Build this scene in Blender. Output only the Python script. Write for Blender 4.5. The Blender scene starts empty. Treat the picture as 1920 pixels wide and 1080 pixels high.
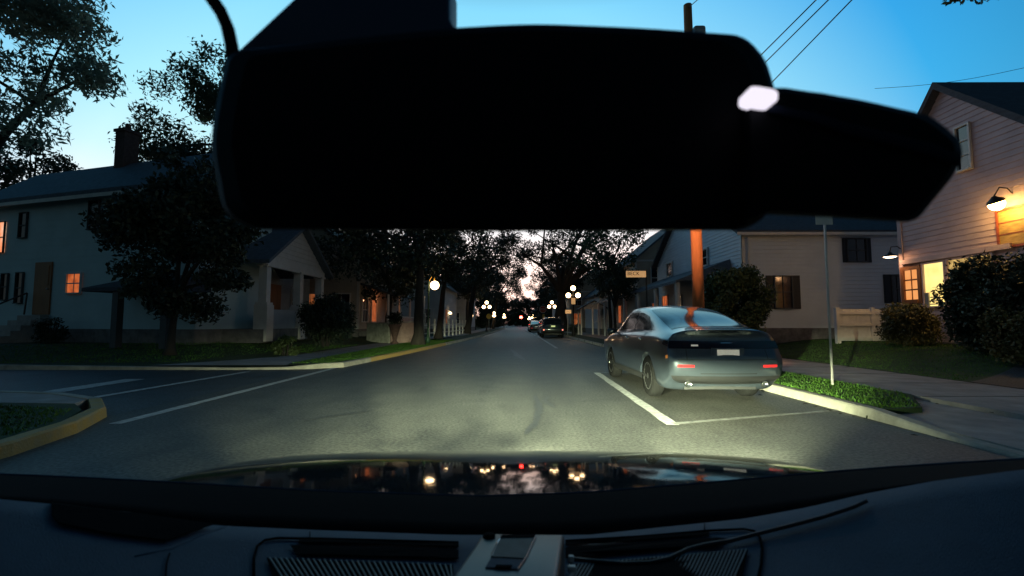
import bpy, bmesh, math, random
import numpy as np
from mathutils import Vector, Matrix
R = math.radians
rnd = random.Random(7)
scene = bpy.context.scene
COL = scene.collection

# ------------------------------------------------------------------ camera
CAMZ = 1.19
F = 900.0
PITCH = R(4.2)
YAW = R(0.32)
camd = bpy.data.cameras.new('camera')
cam = bpy.data.objects.new('camera', camd)
COL.objects.link(cam)
cam.location = (0, 0, CAMZ)
cam.rotation_euler = (R(90) + PITCH, 0, YAW)
camd.sensor_width = 36
camd.lens = 36 * F / 1920
camd.clip_start = 0.02
camd.clip_end = 5000
camd.dof.use_dof = True
camd.dof.focus_distance = 14
camd.dof.aperture_fstop = 6.5
scene.camera = cam
FW = Vector((-math.sin(YAW) * math.cos(PITCH), math.cos(YAW) * math.cos(PITCH), math.sin(PITCH)))
RV = Vector((math.cos(YAW), math.sin(YAW), 0))
UP = RV.cross(FW)
C0 = Vector((0, 0, CAMZ))


def ray(px, py):
    return RV * ((px - 960) / F) + UP * ((540 - py) / F) + FW


def at(px, py, Y):
    d = ray(px, py)
    return C0 + d * (Y / d.y)


def onz(px, py, z=0.0):
    d = ray(px, py)
    return C0 + d * ((z - CAMZ) / d.z)


def onx(px, py, X):
    d = ray(px, py)
    return C0 + d * (X / d.x)


# ------------------------------------------------------------------ materials
def mat(name, col, rough=0.7, metal=0.0, var=0.0, vscale=4.0, bump=0.0, bscale=30.0, spec=0.5, coat=0.0, col2=None, emit=None, estr=0.0, stretch=None):
    m = bpy.data.materials.new(name)
    m.use_nodes = True
    nt = m.node_tree
    b = nt.nodes['Principled BSDF']
    b.inputs['Base Color'].default_value = (*col, 1)
    b.inputs['Roughness'].default_value = rough
    b.inputs['Metallic'].default_value = metal
    b.inputs['Specular IOR Level'].default_value = spec
    b.inputs['Coat Weight'].default_value = coat
    b.inputs['Coat Roughness'].default_value = 0.04
    if emit:
        b.inputs['Emission Color'].default_value = (*emit, 1)
        b.inputs['Emission Strength'].default_value = estr
    if var or bump or col2:
        tc = nt.nodes.new('ShaderNodeTexCoord')
        vec = tc.outputs['Object']
        if stretch:
            mp = nt.nodes.new('ShaderNodeMapping')
            mp.inputs['Scale'].default_value = stretch
            nt.links.new(vec, mp.inputs['Vector'])
            vec = mp.outputs['Vector']
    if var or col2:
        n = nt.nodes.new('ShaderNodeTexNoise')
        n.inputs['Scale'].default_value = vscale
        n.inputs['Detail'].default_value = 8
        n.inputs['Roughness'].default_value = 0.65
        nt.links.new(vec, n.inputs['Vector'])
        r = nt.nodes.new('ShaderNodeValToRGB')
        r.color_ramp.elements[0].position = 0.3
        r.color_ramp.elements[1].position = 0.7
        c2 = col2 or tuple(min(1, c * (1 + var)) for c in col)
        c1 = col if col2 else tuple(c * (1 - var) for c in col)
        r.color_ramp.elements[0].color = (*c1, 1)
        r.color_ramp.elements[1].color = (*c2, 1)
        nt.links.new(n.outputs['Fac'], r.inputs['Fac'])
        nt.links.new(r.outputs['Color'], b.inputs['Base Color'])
    if bump:
        n2 = nt.nodes.new('ShaderNodeTexNoise')
        n2.inputs['Scale'].default_value = bscale
        n2.inputs['Detail'].default_value = 6
        nt.links.new(vec, n2.inputs['Vector'])
        bp = nt.nodes.new('ShaderNodeBump')
        bp.inputs['Strength'].default_value = bump
        bp.inputs['Distance'].default_value = 0.02
        nt.links.new(n2.outputs['Fac'], bp.inputs['Height'])
        nt.links.new(bp.outputs['Normal'], b.inputs['Normal'])
    return m


def asphalt_mat(name, base, rough):
    m = mat(name, base, rough)
    nt = m.node_tree
    b = nt.nodes['Principled BSDF']
    tc = nt.nodes.new('ShaderNodeTexCoord')
    L = nt.links.new

    def noise(scale, detail=6, st=None):
        n = nt.nodes.new('ShaderNodeTexNoise')
        n.inputs['Scale'].default_value = scale
        n.inputs['Detail'].default_value = detail
        if st:
            mp = nt.nodes.new('ShaderNodeMapping')
            mp.inputs['Scale'].default_value = st
            L(tc.outputs['Object'], mp.inputs['Vector'])
            L(mp.outputs['Vector'], n.inputs['Vector'])
        else:
            L(tc.outputs['Object'], n.inputs['Vector'])
        return n.outputs['Fac']

    def ramp(src, p0, c0, p1, c1):
        r = nt.nodes.new('ShaderNodeValToRGB')
        r.color_ramp.elements[0].position = p0
        r.color_ramp.elements[1].position = p1
        r.color_ramp.elements[0].color = (c0, c0, c0, 1)
        r.color_ramp.elements[1].color = (c1, c1, c1, 1)
        L(src, r.inputs['Fac'])
        return r.outputs['Color']

    def mul(a, c):
        x = nt.nodes.new('ShaderNodeMix')
        x.data_type = 'RGBA'
        x.blend_type = 'MULTIPLY'
        x.inputs['Factor'].default_value = 1
        L(a, x.inputs[6])
        L(c, x.inputs[7])
        return x.outputs[2]
    # coarse wheel-track streaks, grain, aggregate, cracks and dark tar blots
    streak = ramp(noise(1.0, 4, (2.4, 0.06, 1)), 0.3, 0.82, 0.7, 1.1)
    patch = ramp(noise(1.7, 8), 0.32, 0.78, 0.68, 1.15)
    grain = ramp(noise(30, 8), 0.36, 0.4, 0.64, 1.7)
    v = nt.nodes.new('ShaderNodeTexVoronoi')
    v.feature = 'DISTANCE_TO_EDGE'
    v.inputs['Scale'].default_value = 0.22
    wn = nt.nodes.new('ShaderNodeTexNoise')
    wn.inputs['Scale'].default_value = 2.2
    wn.inputs['Detail'].default_value = 10
    L(tc.outputs['Object'], wn.inputs['Vector'])
    ad = nt.nodes.new('ShaderNodeMixRGB')
    ad.blend_type = 'ADD'
    ad.inputs['Fac'].default_value = 0.9
    L(tc.outputs['Object'], ad.inputs[1])
    L(wn.outputs['Color'], ad.inputs[2])
    L(ad.outputs['Color'], v.inputs['Vector'])
    crack = ramp(v.outputs['Distance'], 0.0015, 0.55, 0.0055, 1.0)
    blot = ramp(noise(1.6, 9, (1.6, 0.6, 1)), 0.62, 1.0, 0.72, 0.6)
    base_n = nt.nodes.new('ShaderNodeRGB')
    base_n.outputs[0].default_value = (*base, 1)
    c = base_n.outputs[0]
    for s in (streak, patch, grain, crack, blot):
        c = mul(c, s)
    L(c, b.inputs['Base Color'])
    bp = nt.nodes.new('ShaderNodeBump')
    bp.inputs['Strength'].default_value = 0.5
    bp.inputs['Distance'].default_value = 0.008
    L(noise(140, 3), bp.inputs['Height'])
    L(bp.outputs['Normal'], b.inputs['Normal'])
    return m


def emis(name, col, s):
    m = bpy.data.materials.new(name)
    m.use_nodes = True
    nt = m.node_tree
    nt.nodes.remove(nt.nodes['Principled BSDF'])
    e = nt.nodes.new('ShaderNodeEmission')
    e.inputs['Color'].default_value = (*col, 1)
    e.inputs['Strength'].default_value = s
    nt.links.new(e.outputs[0], nt.nodes['Material Output'].inputs['Surface'])
    return m


def room_mat(name, c1, c2, s, scale=2.0):
    """a lit room seen through a window: uneven warm light"""
    m = emis(name, c1, s)
    nt = m.node_tree
    e = [n for n in nt.nodes if n.type == 'EMISSION'][0]
    tc = nt.nodes.new('ShaderNodeTexCoord')
    n = nt.nodes.new('ShaderNodeTexNoise')
    n.inputs['Scale'].default_value = scale
    n.inputs['Detail'].default_value = 3
    r = nt.nodes.new('ShaderNodeValToRGB')
    r.color_ramp.elements[0].position = 0.35
    r.color_ramp.elements[1].position = 0.65
    r.color_ramp.elements[0].color = (*c2, 1)
    r.color_ramp.elements[1].color = (*c1, 1)
    nt.links.new(tc.outputs['Object'], n.inputs['Vector'])
    nt.links.new(n.outputs['Fac'], r.inputs['Fac'])
    nt.links.new(r.outputs['Color'], e.inputs['Color'])
    return m


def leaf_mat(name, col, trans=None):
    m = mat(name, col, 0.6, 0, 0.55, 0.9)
    if trans:
        nt = m.node_tree
        t = nt.nodes.new('ShaderNodeBsdfTranslucent')
        t.inputs['Color'].default_value = (*trans, 1)
        mx = nt.nodes.new('ShaderNodeMixShader')
        mx.inputs['Fac'].default_value = 0.5
        nt.links.new(nt.nodes['Principled BSDF'].outputs[0], mx.inputs[1])
        nt.links.new(t.outputs[0], mx.inputs[2])
        nt.links.new(mx.outputs[0], nt.nodes['Material Output'].inputs['Surface'])
    return m


M = {}
M['asphalt'] = asphalt_mat('asphalt', (0.056, 0.055, 0.048), 0.6)
M['asphalt_side'] = asphalt_mat('asphalt_side', (0.04, 0.046, 0.052), 0.6)
M['asphalt_drive'] = asphalt_mat('asphalt_drive', (0.035, 0.04, 0.047), 0.7)
M['concrete'] = mat('concrete', (0.30, 0.27, 0.25), 0.85, 0, 0.3, 2.2, 0.4, 60)
M['kerb'] = mat('kerb_concrete', (0.33, 0.31, 0.26), 0.85, 0, 0.35, 3, 0.5, 40)
M['kerb_yellow'] = mat('yellow_kerb_paint', (0.42, 0.24, 0.035), 0.7, 0, 0, 5, 0.4, 40, col2=(0.30, 0.22, 0.10))
M['paint'] = mat('road_paint', (0.26, 0.26, 0.25), 0.7, 0, 0, 11, 0.3, 50, col2=(0.66, 0.66, 0.63))
M['soil'] = mat('earth', (0.02, 0.026, 0.013), 1.0, 0, 0.4, 1.5, 0.6, 12, spec=.05)
M['lawn'] = mat('lawn', (0.018, 0.042, 0.008), 0.95, 0, 0.45, 1.7, 0.9, 45)
M['grass'] = mat('grass_blades', (0.050, 0.125, 0.008), 0.7, 0, 0.5, 2.0)
M['bark'] = mat('bark', (0.032, 0.026, 0.021), 0.9, 0, 0.4, 5, 0.8, 14, stretch=(1, 1, 0.25))
M['leaf_dark'] = leaf_mat('leaf_dark', (0.022, 0.036, 0.018))
M['leaf_mid'] = leaf_mat('leaf_mid', (0.04, 0.058, 0.03), (0.06, 0.09, 0.05))
M['leaf_pale'] = leaf_mat('leaf_pale', (0.11, 0.14, 0.11), (0.22, 0.28, 0.2))
M['hedge'] = leaf_mat('hedge_leaf', (0.05, 0.075, 0.02))
M['conifer'] = leaf_mat('olive_leaf', (0.10, 0.09, 0.028))
M['wall_left'] = mat('white_render', (0.43, 0.54, 0.56), 0.8, 0, 0.08, 1.0)
M['wall_right'] = mat('white_siding', (0.60, 0.63, 0.68), 0.7, 0, 0.08, 1.2)
M['wall_shop'] = mat('pinkish_siding', (0.48, 0.36, 0.37), 0.75, 0, 0.12, 1.5)
M['wall_tan'] = mat('tan_siding', (0.42, 0.35, 0.28), 0.75, 0, 0.15, 1.5)
M['wall_grey'] = mat('grey_siding', (0.36, 0.37, 0.38), 0.75, 0, 0.15, 1.5)
M['trim'] = mat('white_trim', (0.6, 0.57, 0.54), 0.6, 0, 0.1, 3)
M['trim_dark'] = mat('dark_trim', (0.05, 0.05, 0.055), 0.6, 0, 0.2, 3)
M['roof'] = mat('dark_shingles', (0.055, 0.06, 0.075), 0.9, 0, 0.35, 6, 0.6, 18, stretch=(1, 1, 3))
M['roof_blue'] = mat('slate_roof', (0.09, 0.11, 0.14), 0.85, 0, 0.3, 6, 0.5, 18)
M['shutter'] = mat('black_shutter', (0.012, 0.013, 0.018), 0.55)
M['glass'] = mat('window_glass', (0.012, 0.014, 0.018), 0.06, 0, spec=0.8)
M['glass_room'] = mat('dim_window_glass', (0.05, 0.035, 0.028), 0.12, 0, 0.8, 3.0, spec=0.6)
M['door_wood'] = mat('orange_wood_door', (0.28, 0.11, 0.04), 0.6, 0, 0.25, 4, stretch=(1, 1, 0.2))
M['found'] = mat('foundation_stone', (0.14, 0.13, 0.13), 0.9, 0, 0.4, 4, 0.8, 10)
M['brick'] = mat('dark_brick', (0.10, 0.055, 0.045), 0.9, 0, 0.4, 9, 0.7, 20)
M['lit_orange'] = room_mat('lit_curtain', (1.0, 0.24, 0.07), (0.55, 0.10, 0.03), 0.62, 3.0)
M['lit_amber'] = room_mat('lit_blind', (1.0, 0.42, 0.14), (0.95, 0.33, 0.09), 0.95, 2.0)
M['lit_bright'] = room_mat('lit_shop_room', (1.0, 0.82, 0.30), (1.0, 0.68, 0.2), 1.35, 1.6)
M['lit_shelf'] = room_mat('lit_shop_shelves', (0.9, 0.60, 0.20), (0.28, 0.16, 0.05), 0.9, 6)
M['lit_far'] = room_mat('lit_far_room', (1.0, 0.30, 0.09), (0.3, 0.06, 0.02), 0.32, 2.0)
M['lit_edge'] = room_mat('lit_edge_window', (1.0, 0.62, 0.42), (1.0, 0.22, 0.05), 1.0, 1.4)
M['pole_wood'] = mat('pole_wood', (0.46, 0.16, 0.055), 0.85, 0, 0.3, 5, 0.6, 20, stretch=(1, 1, 0.12))
M['black_iron'] = mat('black_iron', (0.02, 0.02, 0.02), 0.45, 0.3)
M['grey_metal'] = mat('grey_metal', (0.30, 0.30, 0.29), 0.5, 0.4, 0.2, 8)
M['green_metal'] = mat('green_post', (0.02, 0.06, 0.03), 0.5)
M['globe'] = emis('lamp_globe', (1.0, 0.64, 0.32), 14.0)
M['globe_far'] = emis('far_lamp_globe', (1.0, 0.80, 0.68), 7.0)
M['sodium'] = emis('warm_lamp_lens', (1.0, 0.55, 0.22), 30.0)
M['barn_bulb'] = emis('barn_lamp_bulb', (1.0, 0.72, 0.45), 9.0)
M['wall_bulb'] = emis('wall_lamp_bulb', (1.0, 0.60, 0.16), 60.0)
M['red_signal'] = emis('red_signal_lens', (1.0, 0.03, 0.02), 60.0)
M['glint_white'] = emis('mirror_glint', (0.92, 0.86, 1.0), 1.05)  # painted highlight on the mirror housing, no lamp there
M['sign_wood'] = mat('sign_board', (0.30, 0.20, 0.06), 0.5, 0, 0.45, 3, stretch=(1, 1, 4))
M['sign_frame'] = mat('sign_frame_red', (0.22, 0.05, 0.02), 0.5)
M['sign_plate'] = mat('sign_plate', (0.75, 0.5, 0.28), 0.5, 0, 0.15, 5, emit=(1, .55, .22), estr=.4)  # glow painted in for headlights thrown back by the plate
M['sign_ink'] = mat('sign_ink', (0.02, 0.006, 0.004), 0.6)
M['sign_yellow'] = mat('sign_yellow', (0.75, 0.42, 0.04), 0.5)
M['stop_red'] = mat('stop_red', (0.50, 0.06, 0.02), 0.4)
M['white_paint'] = mat('sign_white', (0.75, 0.72, 0.68), 0.5)
M['fence'] = mat('cream_fence', (0.72, 0.70, 0.68), 0.7, 0, 0.1, 2)
M['wall_conc'] = mat('garden_wall_concrete', (0.34, 0.23, 0.20), 0.9, 0, 0.3, 3, 0.6, 25)
M['wall_conc_headlit'] = mat('headlit_garden_wall', (0.30, 0.30, 0.25), 0.9, 0, 0.4, 4, 0.6, 25)  # greenish headlight wash on this face put into its colour
M['wire'] = mat('cable_black', (0.01, 0.01, 0.012), 0.5)
# vehicles
M['car_paint'] = mat('blue_grey_paint', (0.062, 0.078, 0.100), 0.30, 0.5, 0.05, 60, coat=0.9)
M['suv_paint'] = mat('dark_suv_paint', (0.03, 0.035, 0.04), 0.3, 0.5, coat=0.8)
M['red_paint'] = mat('dark_red_paint', (0.06, 0.012, 0.012), 0.3, 0.5, coat=0.8)
M['black_plastic'] = mat('black_plastic', (0.012, 0.012, 0.013), 0.6)
M['car_glass'] = mat('car_glass', (0.010, 0.014, 0.018), 0.10, 0, spec=0.5)
M['tyre'] = mat('tyre', (0.008, 0.008, 0.008), 0.9, 0, 0.3, 30, spec=.08)
M['rim'] = mat('rim_alloy', (0.22, 0.22, 0.22), 0.35, 0.9)
M['chrome'] = mat('chrome', (0.7, 0.7, 0.7), 0.15, 1.0)
M['tail_dark'] = mat('tail_lamp_unlit', (0.009, 0.0015, 0.002), 0.12, coat=0.8)
M['reflector'] = mat('red_reflector', (0.6, 0.02, 0.02), 0.2, emit=(1, 0.05, 0.05), estr=0.55)  # a reflector, no lamp: returned headlight put in as glow
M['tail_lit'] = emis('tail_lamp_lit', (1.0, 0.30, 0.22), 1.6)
M['amber'] = mat('amber_lens', (0.6, 0.22, 0.03), 0.25, emit=(1, 0.35, 0.1), estr=0.25)
M['plate'] = mat('number_plate', (0.78, 0.75, 0.66), 0.45, 0, 0, 22, col2=(0.6, 0.56, 0.48), emit=(1, .95, .8), estr=.22)  # emission stands in for headlight bouncing off the plate
# our own car
M['hood'] = mat('dark_hood_paint', (0.020, 0.025, 0.028), 0.05, 0.0, 0.3, 18, 0.02, 9, spec=0.7)
M['cowl'] = mat('black_cowl', (0.002, 0.002, 0.003), 0.9, spec=0.05)
M['dash'] = mat('dash_plastic', (0.038, 0.058, 0.088), 0.75, 0, 0.12, 25, 0.35, 700, spec=0.3)
M['dash_dark'] = mat('dash_dark_hollow', (0.002, 0.002, 0.003), 0.95, spec=0.05)
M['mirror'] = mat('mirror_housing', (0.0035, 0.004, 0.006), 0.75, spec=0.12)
M['mirror_navy'] = mat('mirror_top_shell', (0.018, 0.024, 0.05), 0.55, spec=0.3)  # skylight on the pod top put into this navy
M['slat'] = mat('grille_slat', (0.13, 0.125, 0.12), 0.6)
M['device'] = mat('device_shell', (0.07, 0.066, 0.068), 0.42, 0.25, 0.08, 40)
M['screen'] = mat('device_screen', (0.025, 0.028, 0.034), 0.55, 0, 0.5, 60, spec=.2)


# ------------------------------------------------------------------ builders
def wloc(o):
    while o.parent:
        o = o.parent
    return o.location.copy()


class MB:
    def __init__(self):
        self.v = []
        self.f = []

    def add(self, vs, fs):
        n = len(self.v)
        self.v += [tuple(p) for p in vs]
        self.f += [tuple(i + n for i in f) for f in fs]
        return self

    def box(self, c, s, rot=None):
        c = Vector(c)
        vs = []
        for z in (-1, 1):
            for x, y in ((-1, -1), (1, -1), (1, 1), (-1, 1)):
                p = Vector((x * s[0] / 2, y * s[1] / 2, z * s[2] / 2))
                if rot is not None:
                    p = rot @ p
                vs.append(c + p)
        return self.add(vs, [(3, 2, 1, 0), (4, 5, 6, 7), (0, 1, 5, 4), (1, 2, 6, 5), (2, 3, 7, 6), (3, 0, 4, 7)])

    def bar(self, a, b, w, h, up=Vector((0, 0, 1))):
        a, b = Vector(a), Vector(b)
        d = (b - a).normalized()
        s = d.cross(up)
        s = s.normalized() if s.length > 1e-5 else Vector((1, 0, 0))
        u = s.cross(d)
        vs = []
        for p in (a, b):
            for x, z in ((-1, -1), (1, -1), (1, 1), (-1, 1)):
                vs.append(p + s * (x * w / 2) + u * (z * h / 2))
        return self.add(vs, [(0, 1, 2, 3), (7, 6, 5, 4), (0, 4, 5, 1), (1, 5, 6, 2), (2, 6, 7, 3), (3, 7, 4, 0)])

    def tube(self, pts, r, n=8, cap=True):
        pts = [Vector(p) for p in pts]
        rs = r if isinstance(r, (list, tuple)) else [r] * len(pts)
        vs = []
        prev = None
        for i, p in enumerate(pts):
            d = (pts[min(i + 1, len(pts) - 1)] - pts[max(i - 1, 0)]).normalized()
            if prev is None:
                a = d.orthogonal().normalized()
            else:
                a = prev - d * prev.dot(d)
                a = a.normalized() if a.length > 1e-6 else d.orthogonal().normalized()
            prev = a
            b = d.cross(a)
            for k in range(n):
                t = 2 * math.pi * k / n
                vs.append(p + (a * math.cos(t) + b * math.sin(t)) * rs[i])
        fs = []
        for i in range(len(pts) - 1):
            for k in range(n):
                fs.append((i * n + k, i * n + (k + 1) % n, (i + 1) * n + (k + 1) % n, (i + 1) * n + k))
        if cap:
            fs.append(tuple(range(n - 1, -1, -1)))
            m = (len(pts) - 1) * n
            fs.append(tuple(m + k for k in range(n)))
        return self.add(vs, fs)

    def lathe(self, o, prof, n=20, axis=Vector((0, 0, 1))):
        o = Vector(o)
        a = axis.orthogonal().normalized()
        b = axis.cross(a)
        vs = []
        for (r, z) in prof:
            for k in range(n):
                t = 2 * math.pi * k / n
                vs.append(o + axis * z + (a * math.cos(t) + b * math.sin(t)) * r)
        fs = []
        for i in range(len(prof) - 1):
            for k in range(n):
                fs.append((i * n + k, i * n + (k + 1) % n, (i + 1) * n + (k + 1) % n, (i + 1) * n + k))
        fs.append(tuple(range(n - 1, -1, -1)))
        m = (len(prof) - 1) * n
        fs.append(tuple(m + k for k in range(n)))
        return self.add(vs, fs)

    def ball(self, o, r, n=16):
        prof = [(max(1e-4, r * math.sin(math.pi * i / n)), -r * math.cos(math.pi * i / n)) for i in range(n + 1)]
        return self.lathe(o, prof, n + 4)

    def prism(self, poly, d):
        """polygon (3-D points) pushed along vector d"""
        n = len(poly)
        d = Vector(d)
        vs = [Vector(p) for p in poly] + [Vector(p) + d for p in poly]
        fs = [tuple(range(n)), tuple(range(2 * n - 1, n - 1, -1))]
        fs += [(i, i + n, (i + 1) % n + n, (i + 1) % n) for i in range(n)]
        return self.add(vs, fs)

    def grid(self, fn, nu, nv):
        vs = [fn(i / (nu - 1), j / (nv - 1)) for i in range(nu) for j in range(nv)]
        fs = [(i * nv + j, (i + 1) * nv + j, (i + 1) * nv + j + 1, i * nv + j + 1) for i in range(nu - 1) for j in range(nv - 1)]
        return self.add(vs, fs)

    def build(self, name, m, parent=None, smooth=False, origin=None, bevel=0, kind=None, fix=True):
        me = bpy.data.meshes.new(name)
        off = wloc(parent) if parent is not None else (Vector(origin) if origin is not None else Vector((0, 0, 0)))
        me.from_pydata([(p[0] - off.x, p[1] - off.y, p[2] - off.z) for p in self.v], [], self.f)
        if fix:
            bm = bmesh.new()
            bm.from_mesh(me)
            bmesh.ops.remove_doubles(bm, verts=bm.verts, dist=1e-5)
            bmesh.ops.recalc_face_normals(bm, faces=bm.faces)
            bm.to_mesh(me)
            bm.free()
        me.materials.append(m)
        if smooth:
            me.polygons.foreach_set('use_smooth', [True] * len(me.polygons))
        o = bpy.data.objects.new(name, me)
        COL.objects.link(o)
        if parent is not None:
            o.parent = parent
        elif origin is not None:
            o.location = off
        if bevel:
            md = o.modifiers.new('bevel', 'BEVEL')
            md.width = bevel
            md.segments = 3
            md.limit_method = 'ANGLE'
            for p in me.polygons:
                p.use_smooth = True
        if kind:
            o['kind'] = kind
        return o


def thing(name, label, cat, loc, group=None):
    o = bpy.data.objects.new(name, None)
    COL.objects.link(o)
    o.empty_display_size = 0.2
    o.location = loc
    o['label'] = label
    o['category'] = cat
    if group:
        o['group'] = group
    return o


def tag(o, label, cat, group=None, kind=None):
    o['label'] = label
    o['category'] = cat
    if group:
        o['group'] = group
    if kind:
        o['kind'] = kind
    return o


def dup(o, loc, rz, label, scale=1.0):
    kids = {}
    for x in list(bpy.data.objects):
        if x.parent:
            kids.setdefault(x.parent.name, []).append(x)

    def rec(s, par):
        c = s.copy()
        COL.objects.link(c)
        c.parent = par
        for ch in kids.get(s.name, []):
            rec(ch, c)
        return c
    c = rec(o, None)
    c.location = loc
    c.rotation_euler = (0, 0, rz)
    c.scale = (scale,) * 3
    c['label'] = label
    return c


def smooth01(t):
    t = max(0.0, min(1.0, t))
    return t * t * (3 - 2 * t)


# ------------------------------------------------------------------ leaves
def leaf_arrays(clumps, n, size, seed, flat=0.0, aspect=0.5):
    """clumps: list of (centre, radius vec). n leaves in total, each a folded pair of triangles"""
    g = np.random.default_rng(seed)
    cs = np.array([c[0] for c in clumps], float)
    rs = np.array([c[1] if hasattr(c[1], '__len__') else (c[1],) * 3 for c in clumps], float)
    w = (rs.prod(axis=1)) ** 0.75
    idx = g.choice(len(clumps), n, p=w / w.sum())
    d = g.normal(size=(n, 3))
    d /= np.linalg.norm(d, axis=1)[:, None]
    rad = g.random(n) ** 0.42
    p = cs[idx] + d * rs[idx] * rad[:, None] * g.uniform(0.75, 1.12, n)[:, None]
    nrm = g.normal(size=(n, 3))
    nrm[:, 2] += flat
    nrm /= np.linalg.norm(nrm, axis=1)[:, None]
    t = np.cross(nrm, g.normal(size=(n, 3)))
    t /= np.linalg.norm(t, axis=1)[:, None] + 1e-9
    b = np.cross(nrm, t)
    s = size * g.uniform(0.55, 1.4, n)[:, None]
    v = np.stack([p - t * s * 0.5, p + b * s * aspect * 0.5 + nrm * s * 0.08, p + t * s * 0.5, p - b * s * aspect * 0.5 + nrm * s * 0.08], axis=1)
    return v.reshape(-1, 3)


def leaf_mesh(name, verts, m):
    n = len(verts) // 4
    me = bpy.data.meshes.new(name)
    me.vertices.add(n * 4)
    me.vertices.foreach_set('co', np.asarray(verts, np.float32).ravel())
    me.loops.add(n * 4)
    me.loops.foreach_set('vertex_index', np.arange(n * 4, dtype=np.int32))
    me.polygons.add(n)
    me.polygons.foreach_set('loop_start', np.arange(0, n * 4, 4, dtype=np.int32))
    me.update()
    me.validate()
    me.materials.append(m)
    return me


def leaf_obj(name, verts, m, parent=None, origin=None):
    off = wloc(parent) if parent is not None else Vector(origin or (0, 0, 0))
    me = leaf_mesh(name, np.asarray(verts) - np.array(off), m)
    o = bpy.data.objects.new(name, me)
    COL.objects.link(o)
    if parent is not None:
        o.parent = parent
    else:
        o.location = off
    return o


def ellipsoid_clumps(c, r, n, cr, seed):
    g = random.Random(seed)
    out = []
    while len(out) < n:
        x, y, z = (g.uniform(-1, 1) for _ in range(3))
        q = x * x + y * y + z * z
        if q > 1 or q < 0.1:
            continue
        k = g.uniform(0.7, 1.3) * cr
        out.append(((c[0] + x * r[0], c[1] + y * r[1], c[2] + z * r[2]), (k, k, k * 0.75)))
    return out


def tree(label, base, centre, radii, nclump, cr, nleaf, lsize, trunk_r, seed, leaf='leaf_dark', group=None, name='tree', limbs=6, fork=0.55, lean=None, aspect=0.5):
    root = thing(name, label, 'tree', base, group)
    b = Vector(base)
    c = Vector(centre)
    g = random.Random(seed)
    cl = ellipsoid_clumps(centre, radii, nclump, cr, seed)
    mb = MB()
    top = Vector((c.x, c.y, c.z + radii[2] * 0.3))
    fk = b.lerp(top, fork)
    if lean:
        fk += Vector(lean)
    n = 7
    pts = [b.lerp(fk, i / n) + Vector((g.uniform(-.04, .04), g.uniform(-.04, .04), 0)) * trunk_r * 4 for i in range(n + 1)]
    mb.tube(pts, [trunk_r * (1.45 if i == 0 else 1.0 - 0.4 * i / n) for i in range(n + 1)], 10)
    ends = g.sample(cl, min(limbs, len(cl)))
    for e in ends:
        q = Vector(e[0])
        mid = fk.lerp(q, 0.5) + Vector((0, 0, 0.12 * (q - fk).length))
        mb.tube([fk - Vector((0, 0, 0.15)), fk.lerp(mid, 0.5) + Vector((0, 0, .1)), mid, q], [trunk_r * .55, trunk_r * .42, trunk_r * .28, trunk_r * .1], 6)
        for e2 in g.sample(cl, 2):
            q2 = Vector(e2[0])
            if (q2 - mid).length < max(radii) * 1.1:
                mb.tube([mid, mid.lerp(q2, .5) + Vector((0, 0, .15)), q2], [trunk_r * .22, trunk_r * .15, trunk_r * .06], 5)
    mb.build('trunk', M['bark'], root, smooth=True, fix=False)
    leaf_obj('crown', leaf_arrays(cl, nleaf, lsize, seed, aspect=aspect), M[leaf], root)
    return root


# ------------------------------------------------------------------ walls
class Wall:
    """vertical wall frame: a -> b is left to right seen from outside"""

    def __init__(self, a, b):
        self.a = Vector((a[0], a[1], 0))
        v = Vector((b[0] - a[0], b[1] - a[1], 0))
        self.len = v.length
        self.u = v.normalized()
        self.n = Vector((self.u.y, -self.u.x, 0))

    def p(self, u, z, d=0.0):
        return self.a + self.u * u + self.n * d + Vector((0, 0, z))

    def uv_of(self, px, py):
        d = ray(px, py)
        t = (self.a - C0).dot(self.n) / d.dot(self.n)
        q = C0 + d * t
        return (q - self.a).dot(self.u), q.z

    def box(self, mb, u0, u1, z0, z1, d0, d1):
        vs = [self.p(u, z, d) for d in (d0, d1) for (u, z) in ((u0, z0), (u1, z0), (u1, z1), (u0, z1))]
        mb.add(vs, [(3, 2, 1, 0), (4, 5, 6, 7), (0, 1, 5, 4), (1, 2, 6, 5), (2, 3, 7, 6), (3, 0, 4, 7)])


def clad(mb, w, z0, z1, lft, rgt, board=0.2, proud=0.028, d=0.0):
    """lapped boards on wall w between z0 and z1; lft/rgt(z) give the ends"""
    z = z0
    while z < z1 - 1e-4:
        t = min(z + board, z1)
        a0, b0, a1, b1 = lft(z), rgt(z), lft(t - 1e-4), rgt(t - 1e-4)
        if b0 - a0 < 0.02:
            break
        if b1 < a1:
            a1 = b1 = (a1 + b1) / 2
        mb.add([w.p(a0, z, d + proud), w.p(b0, z, d + proud), w.p(b1, t, d + 0.004), w.p(a1, t, d + 0.004), w.p(a0, z, d), w.p(b0, z, d)],
               [(0, 1, 2, 3), (4, 5, 1, 0)])
        z = t


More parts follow.
